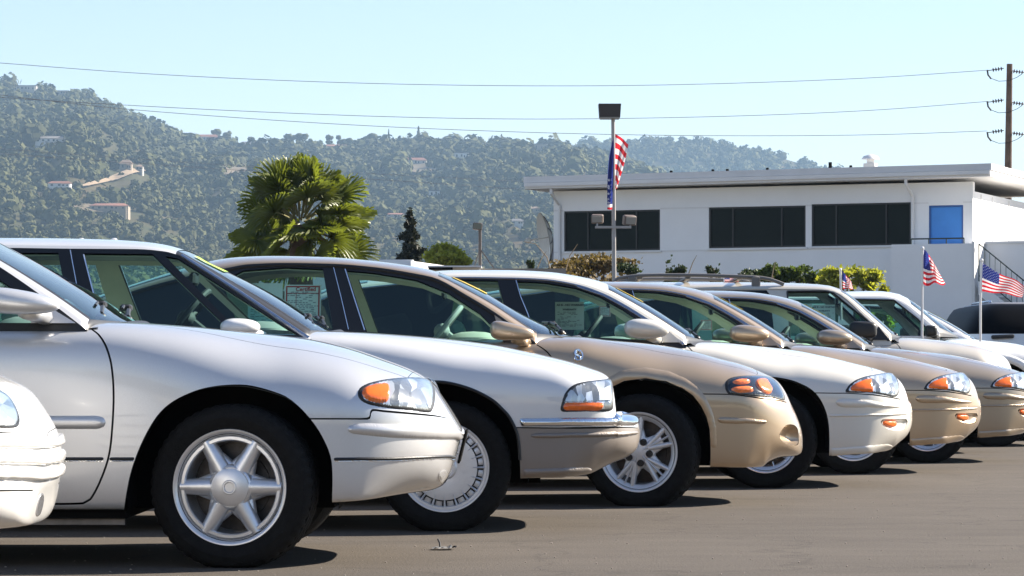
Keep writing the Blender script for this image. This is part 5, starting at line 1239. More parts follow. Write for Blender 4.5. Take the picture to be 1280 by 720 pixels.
# roof with deep fascia, overhanging all round; it falls slightly to the left
zr0, zr1 = zof(1230, 222.5), zof(690, 238) + .02; OH = .62
def roofz(u): return zr0 + (zr1 - zr0) * u / U1
hf = .27
def slab(name, u0, u1, n0, n1, dz0, dz1, m):
    V = [(u, n, roofz(u) + d) for d in (dz0, dz1) for n in (n0, n1) for u in (u0, u1)]
    return mesh(name, V, [(1, 3, 2, 0), (4, 6, 7, 5), (0, 4, 5, 1), (2, 3, 7, 6), (0, 2, 6, 4), (1, 5, 7, 3)], m, bld, False)
slab('roof', -OH, U1 + OH, -OH, 9.4, 0, .17, TRIMW); slab('roof_fascia', -OH - .03, U1 + OH + .03, -OH - .03, 9.43, .172, .34, mat('fascia_white', (.66, .66, .66), .6, noise=.05, nscale=2))
slab('gutter', -OH, U1 + OH, -OH - .06, -OH - .034, .06, .165, TRIMW)
for px in (698, 1139):
    u = uof(px) ; z = roofz(u); MB().tube([(u, -OH + .05, z - .02), (u, -OH + .05, z - .12), (u - .05, -.06, z - .45), (u - .05, -.06, .3)], .045, 8).build('downpipe', TRIMW, bld)
# roof vents
mb = MB(); u = uof(1051); z0 = roofz(u) + .34; n = 3.0
mb.box(u - .16, u + .16, n - .16, n + .16, z0 - .1, z0 + .34); mb.build('chimney_vent', mat('vent_metal', (.55, .54, .52), .5, .3), bld, False)
MB().lathe([(.11, .34), (.11, .46), (.26, .46), (.20, .54), (.02, .60)], 14, Matrix.Translation((u, n, z0))).build('vent_cowl', TRIMW, bld)
u = uof(1012); MB().tube([(u, 2.0, roofz(u) + .2), (u, 2.0, roofz(u) + .68)], .05, 8).build('roof_pipe', M['matte'], bld)
for px in (894, 912, 962, 1066, 842):
    u = uof(px); MB().lathe([(.0, .09), (.04, .08), (.05, 0)], 8, Matrix.Translation((u, -.2, roofz(u) + .34))).build('roof_knob', M['matte'], bld)
# joints on the end wall
for n in (.9, 2.2, 4.2): MB().box(-.02, -.004, n, n + .03, 3.9, H2 - .3).build('wall_joint', TRIMW, bld, False)
# landing with parapet, rail and the stair at the right end
lw = zof(1150, 308); L1, L0 = uof(1132), uof(1206)
mb = MB(); mb.box(L0 - .55, L1, -1.45, -.08, 0, lw); mb.build('landing_wall', WALL, bld, False)
MB().box(L0 - .62, L0 - .552, -1.50, -.08, 0, lw + .05).build('landing_edge', TRIMW, bld, False)
def gu(px, py, n):                # point on the plane n = const seen at a photo pixel
    t = (px - 640) / F; bx, by = BX + na.x * n, BZ + na.y * n; u = (bx - t * by) / (t * ua.y - ua.x); return u, wz(py, by + u * ua.y)
a = gu(1205, 304.5, -1.4); b = gu(1139, 306, -1.4)
mb = MB(); mb.tube([(a[0], -1.4, lw + .14), (b[0], -1.4, lw + .14)], .022, 6)
for q in np.linspace(0, 1, 4): u = a[0] + (b[0] - a[0]) * q; mb.tube([(u, -1.4, lw - .02), (u, -1.4, lw + .14)], .016, 6)
mb.build('landing_rail', RAIL, bld)
# low wall of the lower annex to the right, flat roofed
an = gu(1215, 306, -.3)
MB().box(-9.5, L0 - .63, -.32, -.10, 0, lw + .02).build('annex_wall', WALL, bld, False)
MB().box(-9.5, L0 - .63, -.36, -.06, lw + .022, lw + .09).build('annex_coping', TRIMW, bld, False)
MB().box(-9.5, -.45, -.05, 3.2, lw - .4, lw - .3).build('annex_roof', TRIMW, bld, False)
# stair running down to the right along the annex
s0 = gu(1214, 352, -1.2); s1 = gu(1290, 420, -1.2); steps = 11
mb = MB()
st_u0, st_z0 = L0 - .70, 3.05; st_u1, st_z1 = st_u0 - 3.3, .35
V = [(st_u0, n, z) for n in (-1.40, -1.28) for z in (st_z0 + .02, st_z0 - .32)] + [(st_u1, n, z) for n in (-1.40, -1.28) for z in (st_z1 + .02, st_z1 - .32)]
mb.add(V, [(0, 1, 5, 4), (2, 6, 7, 3), (0, 4, 6, 2), (1, 3, 7, 5), (0, 2, 3, 1), (4, 5, 7, 6)]); mb.build('stair_stringer', WALL, bld, False)
MB().box(st_u0 - 1.9, st_u0 + .02, -.42, -.33, 0, 2.1).build('under_stair_opening', mat('opening_shade', (.035, .028, .022), .7), bld, False)  # near-black slab paints the shade of the opening under the stair
for i in range(steps):
    q = (i + .5) / steps; u = st_u0 + (st_u1 - st_u0) * q; z = st_z0 + (st_z1 - st_z0) * q
    MB().box(u - .16, u + .16, -1.26, -.4, z - .03, z + .02).build('stair_tread', TRIMW, bld, False)
mb = MB(); top = [(st_u0, -1.34, st_z0 + 1.0), (st_u1, -1.34, st_z1 + 1.0)]
mb.tube(top, .018, 6); mb.tube([(p[0], p[1], p[2] - .82) for p in top], .016, 6)
for i in range(24):
    q = i / 23; u = st_u0 + (st_u1 - st_u0) * q; z = st_z0 + (st_z1 - st_z0) * q; mb.tube([(u, -1.34, z + .02 if i % 23 == 0 else z + .18), (u, -1.34, z + 1.0)],   .008 if i % 23 else .018, 5)
mb.build('stair_rail', RAIL, bld)
for px in (1222, 1246):
    u, z = gu(px, 300, .4); MB().lathe([(.10, 0), (.10, .28), (.17, .30), (.17, .36), (0, .40)], 10, Matrix.Translation((u, .6, lw - .3))).build('annex_vent', TRIMW, bld)

# satellite dish behind the left corner
ds = empty('satellite_dish', (wx(688, 88), 88, wz(320, 88)), 0, 'big round dish seen edge on behind the left corner of the white building', 'satellite dish')
Mx = Matrix.Translation((0, 0, .55)) @ Matrix.Rotation(math.radians(-100), 4, 'Y') @ Matrix.Rotation(.2, 4, 'X')
DM = mat('dish_white', (.62, .58, .50), .6, noise=.08, nscale=3)
mb = MB().lathe([(r_, .42 * (r_ / .72) ** 2 * .5) for r_ in np.linspace(0, .72, 8)], 28, Mx); mb.lathe([(r_, .42 * (r_ / .72) ** 2 * .5 - .015) for r_ in np.linspace(.72, 0, 8)], 28, Mx); mb.build('dish', DM, ds)
for k in range(10):
    a = 2*PI*k/10; MB().tube([Mx @ Vector((r_ * math.cos(a), r_ * math.sin(a), .21 * (r_ / .72) ** 2 - .03)) for r_ in np.linspace(.08, .72, 6)], .016, 5).build('rib', mat('rib_grey', (.2, .19, .18), .6) if k == 0 else bpy.data.materials['rib_grey'], ds)
mb = MB(); mb.tube([Mx @ Vector((0, 0, 0)), Mx @ Vector((0, 0, .62))], .025, 6); mb.obox(Mx @ Vector((0, 0, .66)), .14, .14, .16, None, .03); mb.build('feed_arm', DM, ds)
MB().tube([(.05, 0, -4.2), (.05, 0, .5)], .07, 8).build('post', M['brighttrim'], ds)

# ================================================================ low white building farther left, with a roof lamp
lb = empty('low_building', (0, 0, 0), 0, 'low flat roofed white building whose roof edge shows behind the gold and white cars', 'building')
LY = 70.0; x0, x1, x2, x3 = wx(470, LY), wx(516, LY), wx(575, LY), wx(705, LY)
zt = wz(325, LY)
mb = MB().box(x0 - 3, x1, LY, LY + 7, 0, wz(324.5, LY)); mb.build('wall', WALL, lb, False)
mb = MB(); V = [(x1 + .01, LY - 1.6, z) for z in (0, wz(326, LY - 1.6))] + [(wx(563, LY), LY - .4, z) for z in (0, wz(333, LY - .4))] + [(wx(563, LY), LY + 6, z) for z in (0, wz(333, LY))] + [(x1 + .01, LY + 6, z) for z in (0, wz(325, LY))]
mb.add(V, [(0, 2, 3, 1), (2, 4, 5, 3), (1, 3, 5, 7), (0, 1, 7, 6), (4, 6, 7, 5)]); mb.build('wing_wall', TRIMW, lb, False)
MB().box(wx(538, LY - 3), wx(600, LY - 3), LY - 3, LY + 1, 0, wz(334.5, LY - 3)).build('porch', WALL, lb, False)
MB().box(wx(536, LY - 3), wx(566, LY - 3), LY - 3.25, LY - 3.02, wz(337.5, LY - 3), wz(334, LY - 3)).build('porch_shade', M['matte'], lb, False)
MB().box(wx(536, LY - 3) - .02, wx(602, LY - 3), LY - 3.3, LY + 1.2, wz(334.4, LY - 3), wz(332.6, LY - 3)).build('porch_roof', TRIMW, lb, False)
MB().box(wx(600.5, LY), x3, LY - 2.6, LY + 7, 0, wz(335.6, LY - 2.6)).build('annex', mat('grey_roofing', (.27, .235, .20), .9), lb, False)

# ================================================================ lamps
GALV = mat('galvanised_pole', (.36, .34, .32), .5, .35, noise=.12, nscale=5); LAMPD = mat('lamp_dark', (.045, .035, .032), .5); LGL = mat('lamp_glass', (.30, .29, .26), .25)
lp = empty('lamp_post', (wx(767.5, 66), 66, 0), 0, 'tall grey lamp post with box lamp on top and two floodlights', 'lamp post')
Y = 66; k = Y / F; zp = wz(146, Y)
MB().tube([(.03, 0, 0), (.0, 0, zp * .5), (-.02, 0, zp)], [.055, .048, .042], 10).build('pole', GALV, lp)
def lampbox(px0, px1, py0, py1, d, ry=0, m=LAMPD):
    x0, x1 = (px0 - 767.5) * k, (px1 - 767.5) * k; z0, z1 = wz(py1, Y), wz(py0, Y); a = .018
    V = [(x0, -d, z1), (x1, -d, z1), (x1, d, z1), (x0, d, z1), (x0 + a, -d + a, z0), (x1 - a, -d + a, z0), (x1 - a, d - a, z0), (x0 + a, d - a, z0)]
    return V
V = lampbox(748, 776, 130.5, 147, .22); mesh('lamp_head', V, [(3, 2, 1, 0), (0, 1, 5, 4), (1, 2, 6, 5), (2, 3, 7, 6), (3, 0, 4, 7), (4, 5, 6, 7)], LAMPD, lp, False)
z0 = wz(147, Y); MB().box((750 - 767.5) * k, (774 - 767.5) * k, -.19, .19, z0 - .03, z0 - .004).build('lamp_lens', LGL, lp, False)
zc = wz(284, Y); MB().box((744 - 767.5) * k, (789 - 767.5) * k, -.05, .05, zc - .025, zc + .025).build('crossarm', GALV, lp, False)
for (p0, p1, py0, py1, tl) in ((739, 754, 268, 279, -.1), (780, 796, 269, 281.5, .35)):
    cx = ((p0 + p1) / 2 - 767.5) * k; w_ = (p1 - p0) * k; z1, z0 = wz(py0, Y), wz(py1, Y); f = empty('floodlight', (cx, 0, (z0 + z1) / 2), tl); f.parent = lp
    MB().obox((0, .06, 0), w_, .16, (z1 - z0), Matrix.Rotation(.25, 3, 'X'), .02).build('housing', mat('flood_brown', (.15, .115, .095), .6), f)
    MB().obox((0, -.035, -.01), w_ * .82, .02, (z1 - z0) * .72, Matrix.Rotation(.25, 3, 'X')).build('glass', LGL, f, False)
    MB().tube([(0, .02, -(z1 - z0) / 2), (0, .0, zc - (z0 + z1) / 2)], .02, 6).build('bracket', GALV, f)
sp_ = empty('roof_lamp_post', (wx(600, 68.2), 68.2, wz(336, 68.2)), 0, 'short lamp post with single box lamp and slanting stays on the low roof', 'lamp post')
k2 = 68.2 / F; MB().tube([(0, 0, 0), (0, 0, 49 * k2)], .035, 8).build('pole', mat('dark_pole', (.10, .085, .075), .6), sp_)
MB().obox((-3 * k2, 0, 53 * k2), 12 * k2, .22, 9 * k2, Matrix.Rotation(.1, 3, 'Y'), .02).build('lamp_head', LAMPD, sp_)
MB().obox((-3 * k2, -.12, 53 * k2), 10 * k2, .015, 6.5 * k2, Matrix.Rotation(.1, 3, 'Y')).build('lamp_glass', mat('lamp_glass_green', (.12, .125, .10), .3), sp_, False)
for dx, dy in ((-8, .25), (18, -.1)): MB().tube([(0, 0, 25 * k2), (dx * k2, dy, 0)], .014, 5).build('stay', bpy.data.materials['dark_pole'], sp_)

# ================================================================ utility pole and wires
PW = mat('pole_wood', (.13, .09, .065), .9, noise=.3, nscale=4); INS = mat('brown_insulator', (.06, .025, .02), .25)
PY_ = 105.0; up = empty('utility_pole', (wx(1259.5, PY_), PY_, 0), 0, 'wooden utility pole with brown insulators at the right edge', 'utility pole')
kp_ = PY_ / F; zt = wz(80, PY_)
MB().tube([(-.02, 0, 0), (.02, 0, wz(215, PY_)), (.07, 0, zt)], [.15, .125, .10], 12).build('pole', PW, up)
heads = []
for py in (87, 126.5, 164.5):
    zz = wz(py, PY_)
    for sd, x0, x1, dz in ((-1, -21, -7, 0), (1, 5, 19, -4)):
        st = empty('insulator', (0, 0, 0)); st.parent = up; mb = MB(); ins = []
        a = Vector((x0 * kp_, -.1, zz + (0 if sd < 0 else -2 * kp_) - (1 if sd < 0 else 0) * kp_)); b = Vector((x1 * kp_, -.1, zz + (1 if sd < 0 else dz) * kp_))
        R = (b - a).to_track_quat('Z', 'Y').to_matrix().to_4x4(); L = (b - a).length
        for i in range(4): mb.lathe([(.02, L * (.12 + i * .24)), (.065, L * (.14 + i * .24)), (.075, L * (.18 + i * .24)), (.02, L * (.26 + i * .24))], 10, Matrix.Translation(a) @ R)
        mb.build('discs', INS, st); MB().tube([a - (b - a) * .35 if sd < 0 else a, b + (b - a) * .12 if sd < 0 else b + (b - a) * .1], .014, 5).build('rod', M['black'], st)
    heads.append((wx(1259.5, PY_) - 25 * kp_, zz - .0 * kp_))
    MB().tube([(-26 * kp_, -.1, zz - .02), (-25 * kp_, -.1, zz - 7 * kp_), (-21 * kp_, -.1, zz - 12 * kp_)], .03, 6).build('clamp_tail', M['black'], up)
    MB().tube([(-22 * kp_, -.1, zz - 11 * kp_), (-12 * kp_, -.15, zz - 15 * kp_), (0, -.18, zz - 14.5 * kp_), (11 * kp_, -.12, zz - 10 * kp_), (17 * kp_, -.1, zz - 6 * kp_)], .010, 5).build('jumper_wire', M['black'], up)
WIRE = mat('wire_grey', (.30, .30, .31), .5, .3)
def wire(pts, D0_, D1_, label, r=.010):
    """pts in the photo; the wire recedes from depth D0_ at its first point to D1_ at its last"""
    P = catmull(np.array(pts, float), 25, False); x0, x1 = P[0][0], P[-1][0]; V = []
    for px, py in P:
        Y = D0_ + (D1_ - D0_) * (px - x0) / (x1 - x0); V.append((wx(px, Y), Y - .1, wz(py, Y)))
    o = MB().tube(V, r, 6).build('power_line', WIRE); tag(o, label, 'power line', 'power lines'); return o
wire([(-260, 62), (-60, 75), (0, 79), (160, 91), (320, 99.5), (480, 105), (640, 107.5), (800, 107), (960, 103), (1100, 97), (1235, 88)], 105, PY_, 'topmost of the power lines crossing the sky')
wire([(-260, 101), (-60, 118), (0, 122), (118, 129.5), (300, 139), (480, 146), (640, 149), (800, 148), (960, 144), (1100, 137.5), (1235, 127)], 105, PY_, 'middle of the three power lines crossing the sky')
wire([(-260, 88), (-60, 112), (0, 119), (140, 135), (320, 149), (480, 158.5), (640, 165), (800, 169), (960, 170), (1100, 168.5), (1233, 164)], 105, PY_, 'lowest of the three power lines crossing the sky')
wire([(-260, 166), (0, 186), (120, 195), (300, 207.5), (480, 218), (660, 227), (760, 230)], 150, 150, 'upper of the two thin wires in front of the wooded hill', .010)
wire([(-260, 170), (0, 192), (140, 202), (300, 213), (480, 225), (660, 237), (760, 241)], 150, 150, 'lower of the two thin wires in front of the wooded hill', .012)
# ================================================================ plants
def leafcloud(name, blobs, n, size, m, parent, r, aspect=1.6, droop=0.0):
    """many small two-triangle leaves spread through lumpy volumes; blobs: (x, y, z, rx, ry, rz)"""
    n = int(n * 2.3); vol = np.array([b[3]*b[4]*b[5] for b in blobs]) ** .8; idx = r.choice(len(blobs), n, p=vol / vol.sum()); B = np.array(blobs)[idx]
    d = r.normal(size=(n, 3)); d /= np.linalg.norm(d, axis=1)[:, None]; rad = np.abs(r.normal(.72, .34, n))
    c_ = B[:, :3] + d * rad[:, None] * B[:, 3:6]
    a = d + r.normal(0, .7, (n, 3)); a[:, 2] -= droop; a /= np.linalg.norm(a, axis=1)[:, None]; b = np.cross(a, r.normal(size=(n, 3))); b /= np.linalg.norm(b, axis=1)[:, None]
    n = n
    s_ = size * .72 * r.lognormal(0, .3, n)[:, None]; L = a * s_ * aspect; Wd = b * s_ * .5
    V = np.stack([c_ - L * .5, c_ + Wd, c_ + L * .5, c_ - Wd], 1).reshape(-1, 3); Fq = (np.arange(n)[:, None] * 4 + np.arange(4))
    t = np.repeat(np.clip(r.normal(.5, .22, n), 0, 1), 4); return npmesh(name, V, Fq, m, t, parent)
LEAF = leafmat('shrub_leaf', (.078, .11, .027), .5, .3); LEAFY = leafmat('young_leaf', (.30, .31, .06), .4, .5); DRYL = leafmat('dry_brush', (.165, .118, .05), .45, .2); CONI = leafmat('conifer_needles', (.028, .031, .016), .45, .1); DARKL = leafmat('dark_shrub_leaf', (.040, .058, .022), .5, .2)
BARK2 = mat('twig_brown', (.12, .085, .055), .9)
def shrub(px, py_top, py_bot, wpx, Y, m, n, label, size=.07, cat='shrub', group=None, twigs=6, blobs=None, name='shrub'):
    k = Y / F; cx = wx(px, Y); zt, zb = wz(py_top, Y), wz(py_bot, Y); w_ = wpx * k; h = zt - zb
    t = empty(name, (cx, Y, 0), 0, label, cat, group); bl = []
    for _ in range(blobs or 7): bl.append((rng.uniform(-.36, .36) * w_, rng.uniform(-.25, .25) * w_, zb + h * (rng.uniform(.4, .95) if _ % 2 else rng.uniform(.25, .75)), w_ * rng.uniform(.14, .26), w_ * rng.uniform(.13, .24), h * rng.uniform(.12, .22)))
    low = [(rng.uniform(-.4, .4) * w_, rng.uniform(-.35, .35) * w_, rng.uniform(.25, zb), w_ * .26, w_ * .26, .45) for _ in range(9)]
    leafcloud('foliage', bl, n, size, m, t, rng); leafcloud('lower_foliage', low, int(n * .8) + 150, size * 1.5, m, t, rng)
    for _ in range(twigs):
        b = bl[rng.integers(len(bl))]; MB().tube([(b[0] * .3, b[1] * .3, max(0, zb - 1.0)), (b[0] * .7, b[1], zb + (b[2] - zb) * .5), (b[0] + rng.uniform(-.1, .1), b[1], b[2] + b[5])], [.03, .02, .008], 5).build('stem', BARK2, t)
    return t
# ---- fan palm
pt = empty('fan_palm', (wx(375, 58), 58, 0), 0, 'bushy fan palm with a full green crown left of centre', 'palm tree')
PALM = leafmat('palm_leaf', (.115, .138, .030), .5, .4, .4); PSTEM = mat('palm_stalk', (.19, .17, .06), .6); PTRUNK = mat('palm_trunk', (.13, .09, .06), .95, noise=.35, nscale=8, bump=.6)
kk_ = 58 / F; zc = wz(268, 58)
MB().tube([(0, 0, 0), (.05, 0, 1.2), (0, 0, zc - .2)], [.30, .24, .20], 12).build('trunk', PTRUNK, pt)
def frond(az, el, stalk, R, r, dead=False):
    o3 = Vector((0, 0, zc - .25 + el * .22)) + Vector((math.cos(az), math.sin(az), 0)) * .12
    d = Vector((math.cos(az) * math.cos(el), math.sin(az) * math.cos(el), math.sin(el))); pts = []
    for q in np.linspace(0, 1, 6): pts.append(o3 + d * stalk * q + Vector((0, 0, -.16 * stalk * q * q)))
    MB().tube(pts, [.022, .02, .018, .015, .013, .011], 5).build('stalk', PSTEM, pt)
    hub = pts[-1]; ax = (pts[-1] - pts[-2]).normalized(); side = ax.cross(Vector((0, 0, 1)))
    if side.length < .05: side = Vector((1, 0, 0))
    side.normalize(); up_ = side.cross(ax).normalized(); roll = r.uniform(-1.25, 1.25); side, up_ = side * math.cos(roll) + up_ * math.sin(roll), up_ * math.cos(roll) - side * math.sin(roll)
    V = []; Fq = []; T = []; n = 42; tone = np.clip(r.normal(.5, .2), 0, 1); fold = .45
    for i in range(n):
        a = -2.15 + 4.3 * i / (n - 1); L = R * (1 - .25 * (abs(a) / 2.15) ** 2) * r.uniform(.92, 1.05)
        dd = (ax * math.cos(a) + side * math.sin(a)); dd = (dd + up_ * (.25 - fold * (1 - abs(math.cos(a))) * .4)).normalized(); pp = dd.cross(up_).normalized(); w0 = R * .035
        prev = None; b = len(V); seg = 5
        for s_ in range(seg + 1):
            q = s_ / seg; c3 = hub + dd * L * q + Vector((0, 0, -.20 * L * max(0, q - .5) ** 1.6 * 1.6)) + Vector((r.normal(0, .012), 0, r.normal(0, .012))) * q
            wd = w0 * (.35 + 1.1 * q if q < .5 else .9 * (1 - (q - .5) / .5) ** .8 + .02); fz = up_ * (.02 if i % 2 else -.02)
            V += [c3 - pp * wd + fz, c3 + pp * wd - fz]; T += [tone + (.25 if q > .85 else 0)] * 2
        for s_ in range(seg): Fq.append((b + 2*s_, b + 2*s_ + 1, b + 2*s_ + 3, b + 2*s_ + 2))
    npmesh('fan_leaf', [tuple(v) for v in V], Fq, PALM, np.clip(T, 0, 1), pt)
r_ = np.random.default_rng(21); G_ = PI * (3 - 5 ** .5)
for i in range(50):
    q = i / 49; el = math.radians(88 - 126 * q ** 1.05) + r_.normal(0, .1); frond(i * G_ + r_.normal(0, .15), el, r_.uniform(.60, .95) * (.85 + .25 * q), r_.uniform(.50, .66), r_)
for i in range(14):
    frond(r_.uniform(0, 2*PI), math.radians(r_.uniform(-25, 35)), r_.uniform(.3, .6), r_.uniform(.4, .55), r_)

# ---- conifer and the yellow green tree
ct = empty('conifer', (wx(513, 95), 95, 0), 0, 'slim dark conifer standing before the hill right of the palm', 'tree'); k = 95 / F
zt, zb = wz(262, 95), wz(338, 95); MB().tube([(0, 0, 0), (0, 0, zt)], [.14, .015], 8).build('trunk', BARK2, ct)
bl = []
for i in range(46):
    q = i / 45; z = zt - (zt - zb) * q * 1.1; R = (.08 + .50 * q ** .9) * rng.uniform(.4, 1.25); a = i * 2.4
    for s_ in (.35, .75): bl.append((math.cos(a) * R * s_, math.sin(a) * R * s_, z - .1 * s_, R * .30, R * .30, .085))
leafcloud('foliage', bl, 5200, .075, CONI, ct, rng, 2.0, .6)
for i in range(12):
    a = i * 2.4; q = .2 + .8 * i / 12; z = zt - (zt - zb) * q; R = .62 * q; MB().tube([(0, 0, z + .1), (math.cos(a) * R, math.sin(a) * R, z - .05)], [.025, .006], 5).build('limb', BARK2, ct)
bt = empty('round_tree', (wx(557, 85), 85, 0), 0, 'small yellow green tree top between the conifer and the roof lamp', 'tree'); k = 85 / F
MB().tube([(0, 0, 0), (0, 0, wz(325, 85))], [.12, .06], 8).build('trunk', BARK2, bt)
bl = [((p - 557) * k, rng.uniform(-.3, .3), wz(q, 85), 9 * k, 9 * k, 7 * k) for p, q in ((540, 322), (548, 313), (556, 311), (565, 315), (574, 322), (557, 322), (566, 326), (546, 328), (578, 328))]
leafcloud('foliage', bl, 2600, .085, LEAFY, bt, rng)
for p, q in ((545, 315), (568, 318), (556, 310)): MB().tube([(0, 0, wz(340, 85)), ((p - 557) * k, 0, wz(q, 85))], [.04, .01], 5).build('limb', BARK2, bt)

# ---- planting in front of the white building
shrub(742, 322, 352, 100, 72, DRYL, 3400, 'dry brown brush in front of the left end of the white building', .075, 'brush', twigs=14, blobs=16, name='dry_brush')
shrub(703, 330, 355, 44, 70, DRYL, 900, 'low dry brush at the left corner of the white building', .06, 'brush', twigs=8, name='dry_brush')
shrub(789, 326, 350, 40, 71, DARKL, 500, 'thin dark shrub just right of the lamp post foot', .06, twigs=8)
shrub(663, 324, 340, 10, 74, DARKL, 400, 'small dark green bush below the dish', .06, twigs=2, blobs=4)
shrub(845, 330, 352, 30, 73, DARKL, 380, 'sparse dark twigs against the white wall left of the roof rack', .055, twigs=8)
shrub(893, 330, 352, 20, 73, DARKL, 200, 'tiny sparse shrub against the white wall above the roof rack', .05, twigs=5)
shrub(935, 334, 356, 52, 72, DARKL, 900, 'dark mid shrub below the middle window', .06, twigs=6)
shrub(968, 329, 360, 40, 71, LEAF, 900, 'green shrub with one tall yellow shoot behind the beige roof rack', .075)
shrub(1004, 333, 362, 40, 71, LEAF, 900, 'leafy green shrub behind the beige windscreen', .075)
shrub(1048, 331, 368, 58, 70.5, LEAFY, 1500, 'bright yellow green bush behind the smallest flag', .085)
shrub(1085, 336, 370, 36, 70.5, LEAFY, 700, 'yellow green sprawling bush nearest the landing wall', .085, twigs=8)
shrub(1106, 356, 372, 16, 70.5, LEAFY, 160, 'last small sprig of leaves before the landing wall', .08, twigs=3, blobs=4)
BSL = ['straight bare stem below the dish by the building corner', 'bent dry stem arching left toward the dish', 'bare stem rising out of the dry brush left of the lamp post', 'lone upright twig against the white wall above the roof rack', 'thin shoot standing in the green shrub by the rack end']
for pts in ([(668, 345), (676, 325), (683, 314)], [(690, 345), (684, 322), (670, 305), (655, 302)], [(705, 345), (712, 320), (722, 305)], [(860, 345), (866, 328), (871, 319)], [(964, 350), (967, 335), (969, 327)]):
    t = MB().tube([(wx(a, 69.5), 69.5, wz(b, 69.5)) for a, b in [(pts[0][0], 480)] + pts], list(np.linspace(.02, .006, len(pts) + 1)), 5).build('bare_stem', mat('dry_stem', (.25, .19, .12), .9) if 'dry_stem' not in bpy.data.materials else bpy.data.materials['dry_stem'])
    tag(t, BSL.pop(0), 'plant', 'bare stems by the building')
# ================================================================ flags
def cloth(name, col):
    m, t, b = nodes(name); b.inputs['Base Color'].default_value = (*col, 1); b.inputs['Roughness'].default_value = .85
    tr = t.nodes.new('ShaderNodeBsdfTranslucent'); tr.inputs[0].default_value = (*col, 1); mx = t.nodes.new('ShaderNodeMixShader'); mx.inputs[0].default_value = .5
    t.links.new(b.outputs[0], mx.inputs[1]); t.links.new(tr.outputs[0], mx.inputs[2]); t.links.new(mx.outputs[0], t.nodes['Material Output'].inputs[0]); return m
RED = cloth('flag_red', (.66, .03, .045)); WHT = cloth('flag_white', (.84, .83, .81)); NAVY = cloth('flag_blue', (.03, .045, .22)); STARM = cloth('flag_star', (.88, .87, .86))
def flag(pole_pts, quad, label, r, depthY, wave=.02, stars=True, fold=None, rows=26, cols=30, polem=None):
    """pole_pts: photo points; quad: hoist top, fly top, fly bottom, hoist bottom in the photo; built at its own distance"""
    Y = depthY; P3 = [Vector((wx(a, Y), Y, wz(b, Y))) for a, b in pole_pts]; base = P3[0]
    root = empty('small_flag', base, 0, label, 'flag', 'flags on the cars'); loc = [p - base for p in P3]
    if polem is not False: MB().tube(loc, r, 8).build('flag_pole', polem or FPOLE, root); MB().ball(loc[-1], r * 1.5, r * 1.5, r * 1.5, 8, 6).build('finial', FPOLE, root)
    Q = [np.array((wx(a, Y), wz(b, Y))) - np.array((base.x, base.z)) for a, b in quad]
    def S(u, v):                    # u along the fly, v down the hoist
        c_ = (Q[0] * (1-u) + Q[1] * u) * (1-v) + (Q[3] * (1-u) + Q[2] * u) * v
        amp = wave * u ** .7; ph = u * 9 + v * 2.2; dz = math.sin(ph * 1.0 + .5) * amp * .35
        if fold: c_ = c_ + np.array(fold(u, v))
        return Vector((c_[0], math.sin(ph) * amp, c_[1] + dz))
    def patch(name, u0, u1, v0, v1, m, nu, nv, off=0.0):
        V = []; 
        for i in range(nu + 1):
            for j in range(nv + 1): V.append(S(u0 + (u1 - u0) * i / nu, v0 + (v1 - v0) * j / nv) + Vector((0, off, 0)))
        return V, [(i*(nv+1) + j, (i+1)*(nv+1) + j, (i+1)*(nv+1) + j + 1, i*(nv+1) + j + 1) for i in range(nu) for j in range(nv)]
    for k in range(13):
        u0 = .40 if k < 7 else 0; V, Fs = patch('stripe', u0, 1, k/13, (k+1)/13, None, 18, 2); mesh('stripe', V, Fs, RED if k % 2 == 0 else WHT, root)
    V, Fs = patch('canton', 0, .40, 0, 7/13, None, 10, 8); ct_ = mesh('canton', V, Fs, NAVY, root)
    mb = MB(); sc_ = max(abs(Q[1][0] - Q[0][0]), .05)
    for off in (-.0035, .0035):
        for rr_ in range(9):
            for cc in range(6 if rr_ % 2 == 0 else 5):
                u = .40 * (cc + .5 + (0 if rr_ % 2 == 0 else .5)) / 6; v = 7/13 * (rr_ + .5 + .1) / 9.4; c3 = S(u, v) + Vector((0, off, 0)); e = sc_ * .017
                pu, pvv = (S(u + .01, v) - S(u - .01, v)).normalized(), (S(u, v + .01) - S(u, v - .01)).normalized()
                mb.add([c3 + (pu * math.cos(a) + pvv * math.sin(a)) * (e if i % 2 == 0 else e * .45) for i, a in enumerate(np.linspace(-PI/2, 1.5*PI, 11)[:-1])], [tuple(range(10))])
    st = mb.build('stars', STARM, root, False); st['kind'] = 'stuff'
    return root
FPOLE = mat('flag_pole_white', (.72, .72, .72), .35)
flag([(1152.5, 423), (1152.5, 366), (1153, 310.5)], [(1154, 312.5), (1170, 330), (1181, 353), (1154, 355)], 'curled stars and stripes flag on the beige car, left of the two tall ones', .0115, 27.6, .05, fold=lambda u, v: (.0, .02 * math.sin(u * 5) - .035 * (1 - abs(2*u - .5)) * v * (1 if u > .1 else u * 10)))
flag([(1225.5, 427), (1225.5, 380), (1227, 325.5)], [(1228, 328), (1281, 359), (1277, 370.5), (1227.5, 364)], 'spread stars and stripes flag on the white car hood at the right', .012, 30.2, .035, fold=lambda u, v: (0, -.012 * math.sin(u * 6) * (1 - v)))
flag([(1051.5, 400), (1050.5, 337)], [(1052.5, 338), (1064, 352), (1066, 361), (1053.5, 361)], 'smallest flag drooping between the beige and white roofs', .010, 29.6, .02)
r7 = flag([(905, 356), (905, 345.5)], [(905, 346), (923, 347), (923, 351.5), (905, 351.5)], 'tiny blue and white scrap of flag lying under the roof rack rail', .006, 28.9, .01)
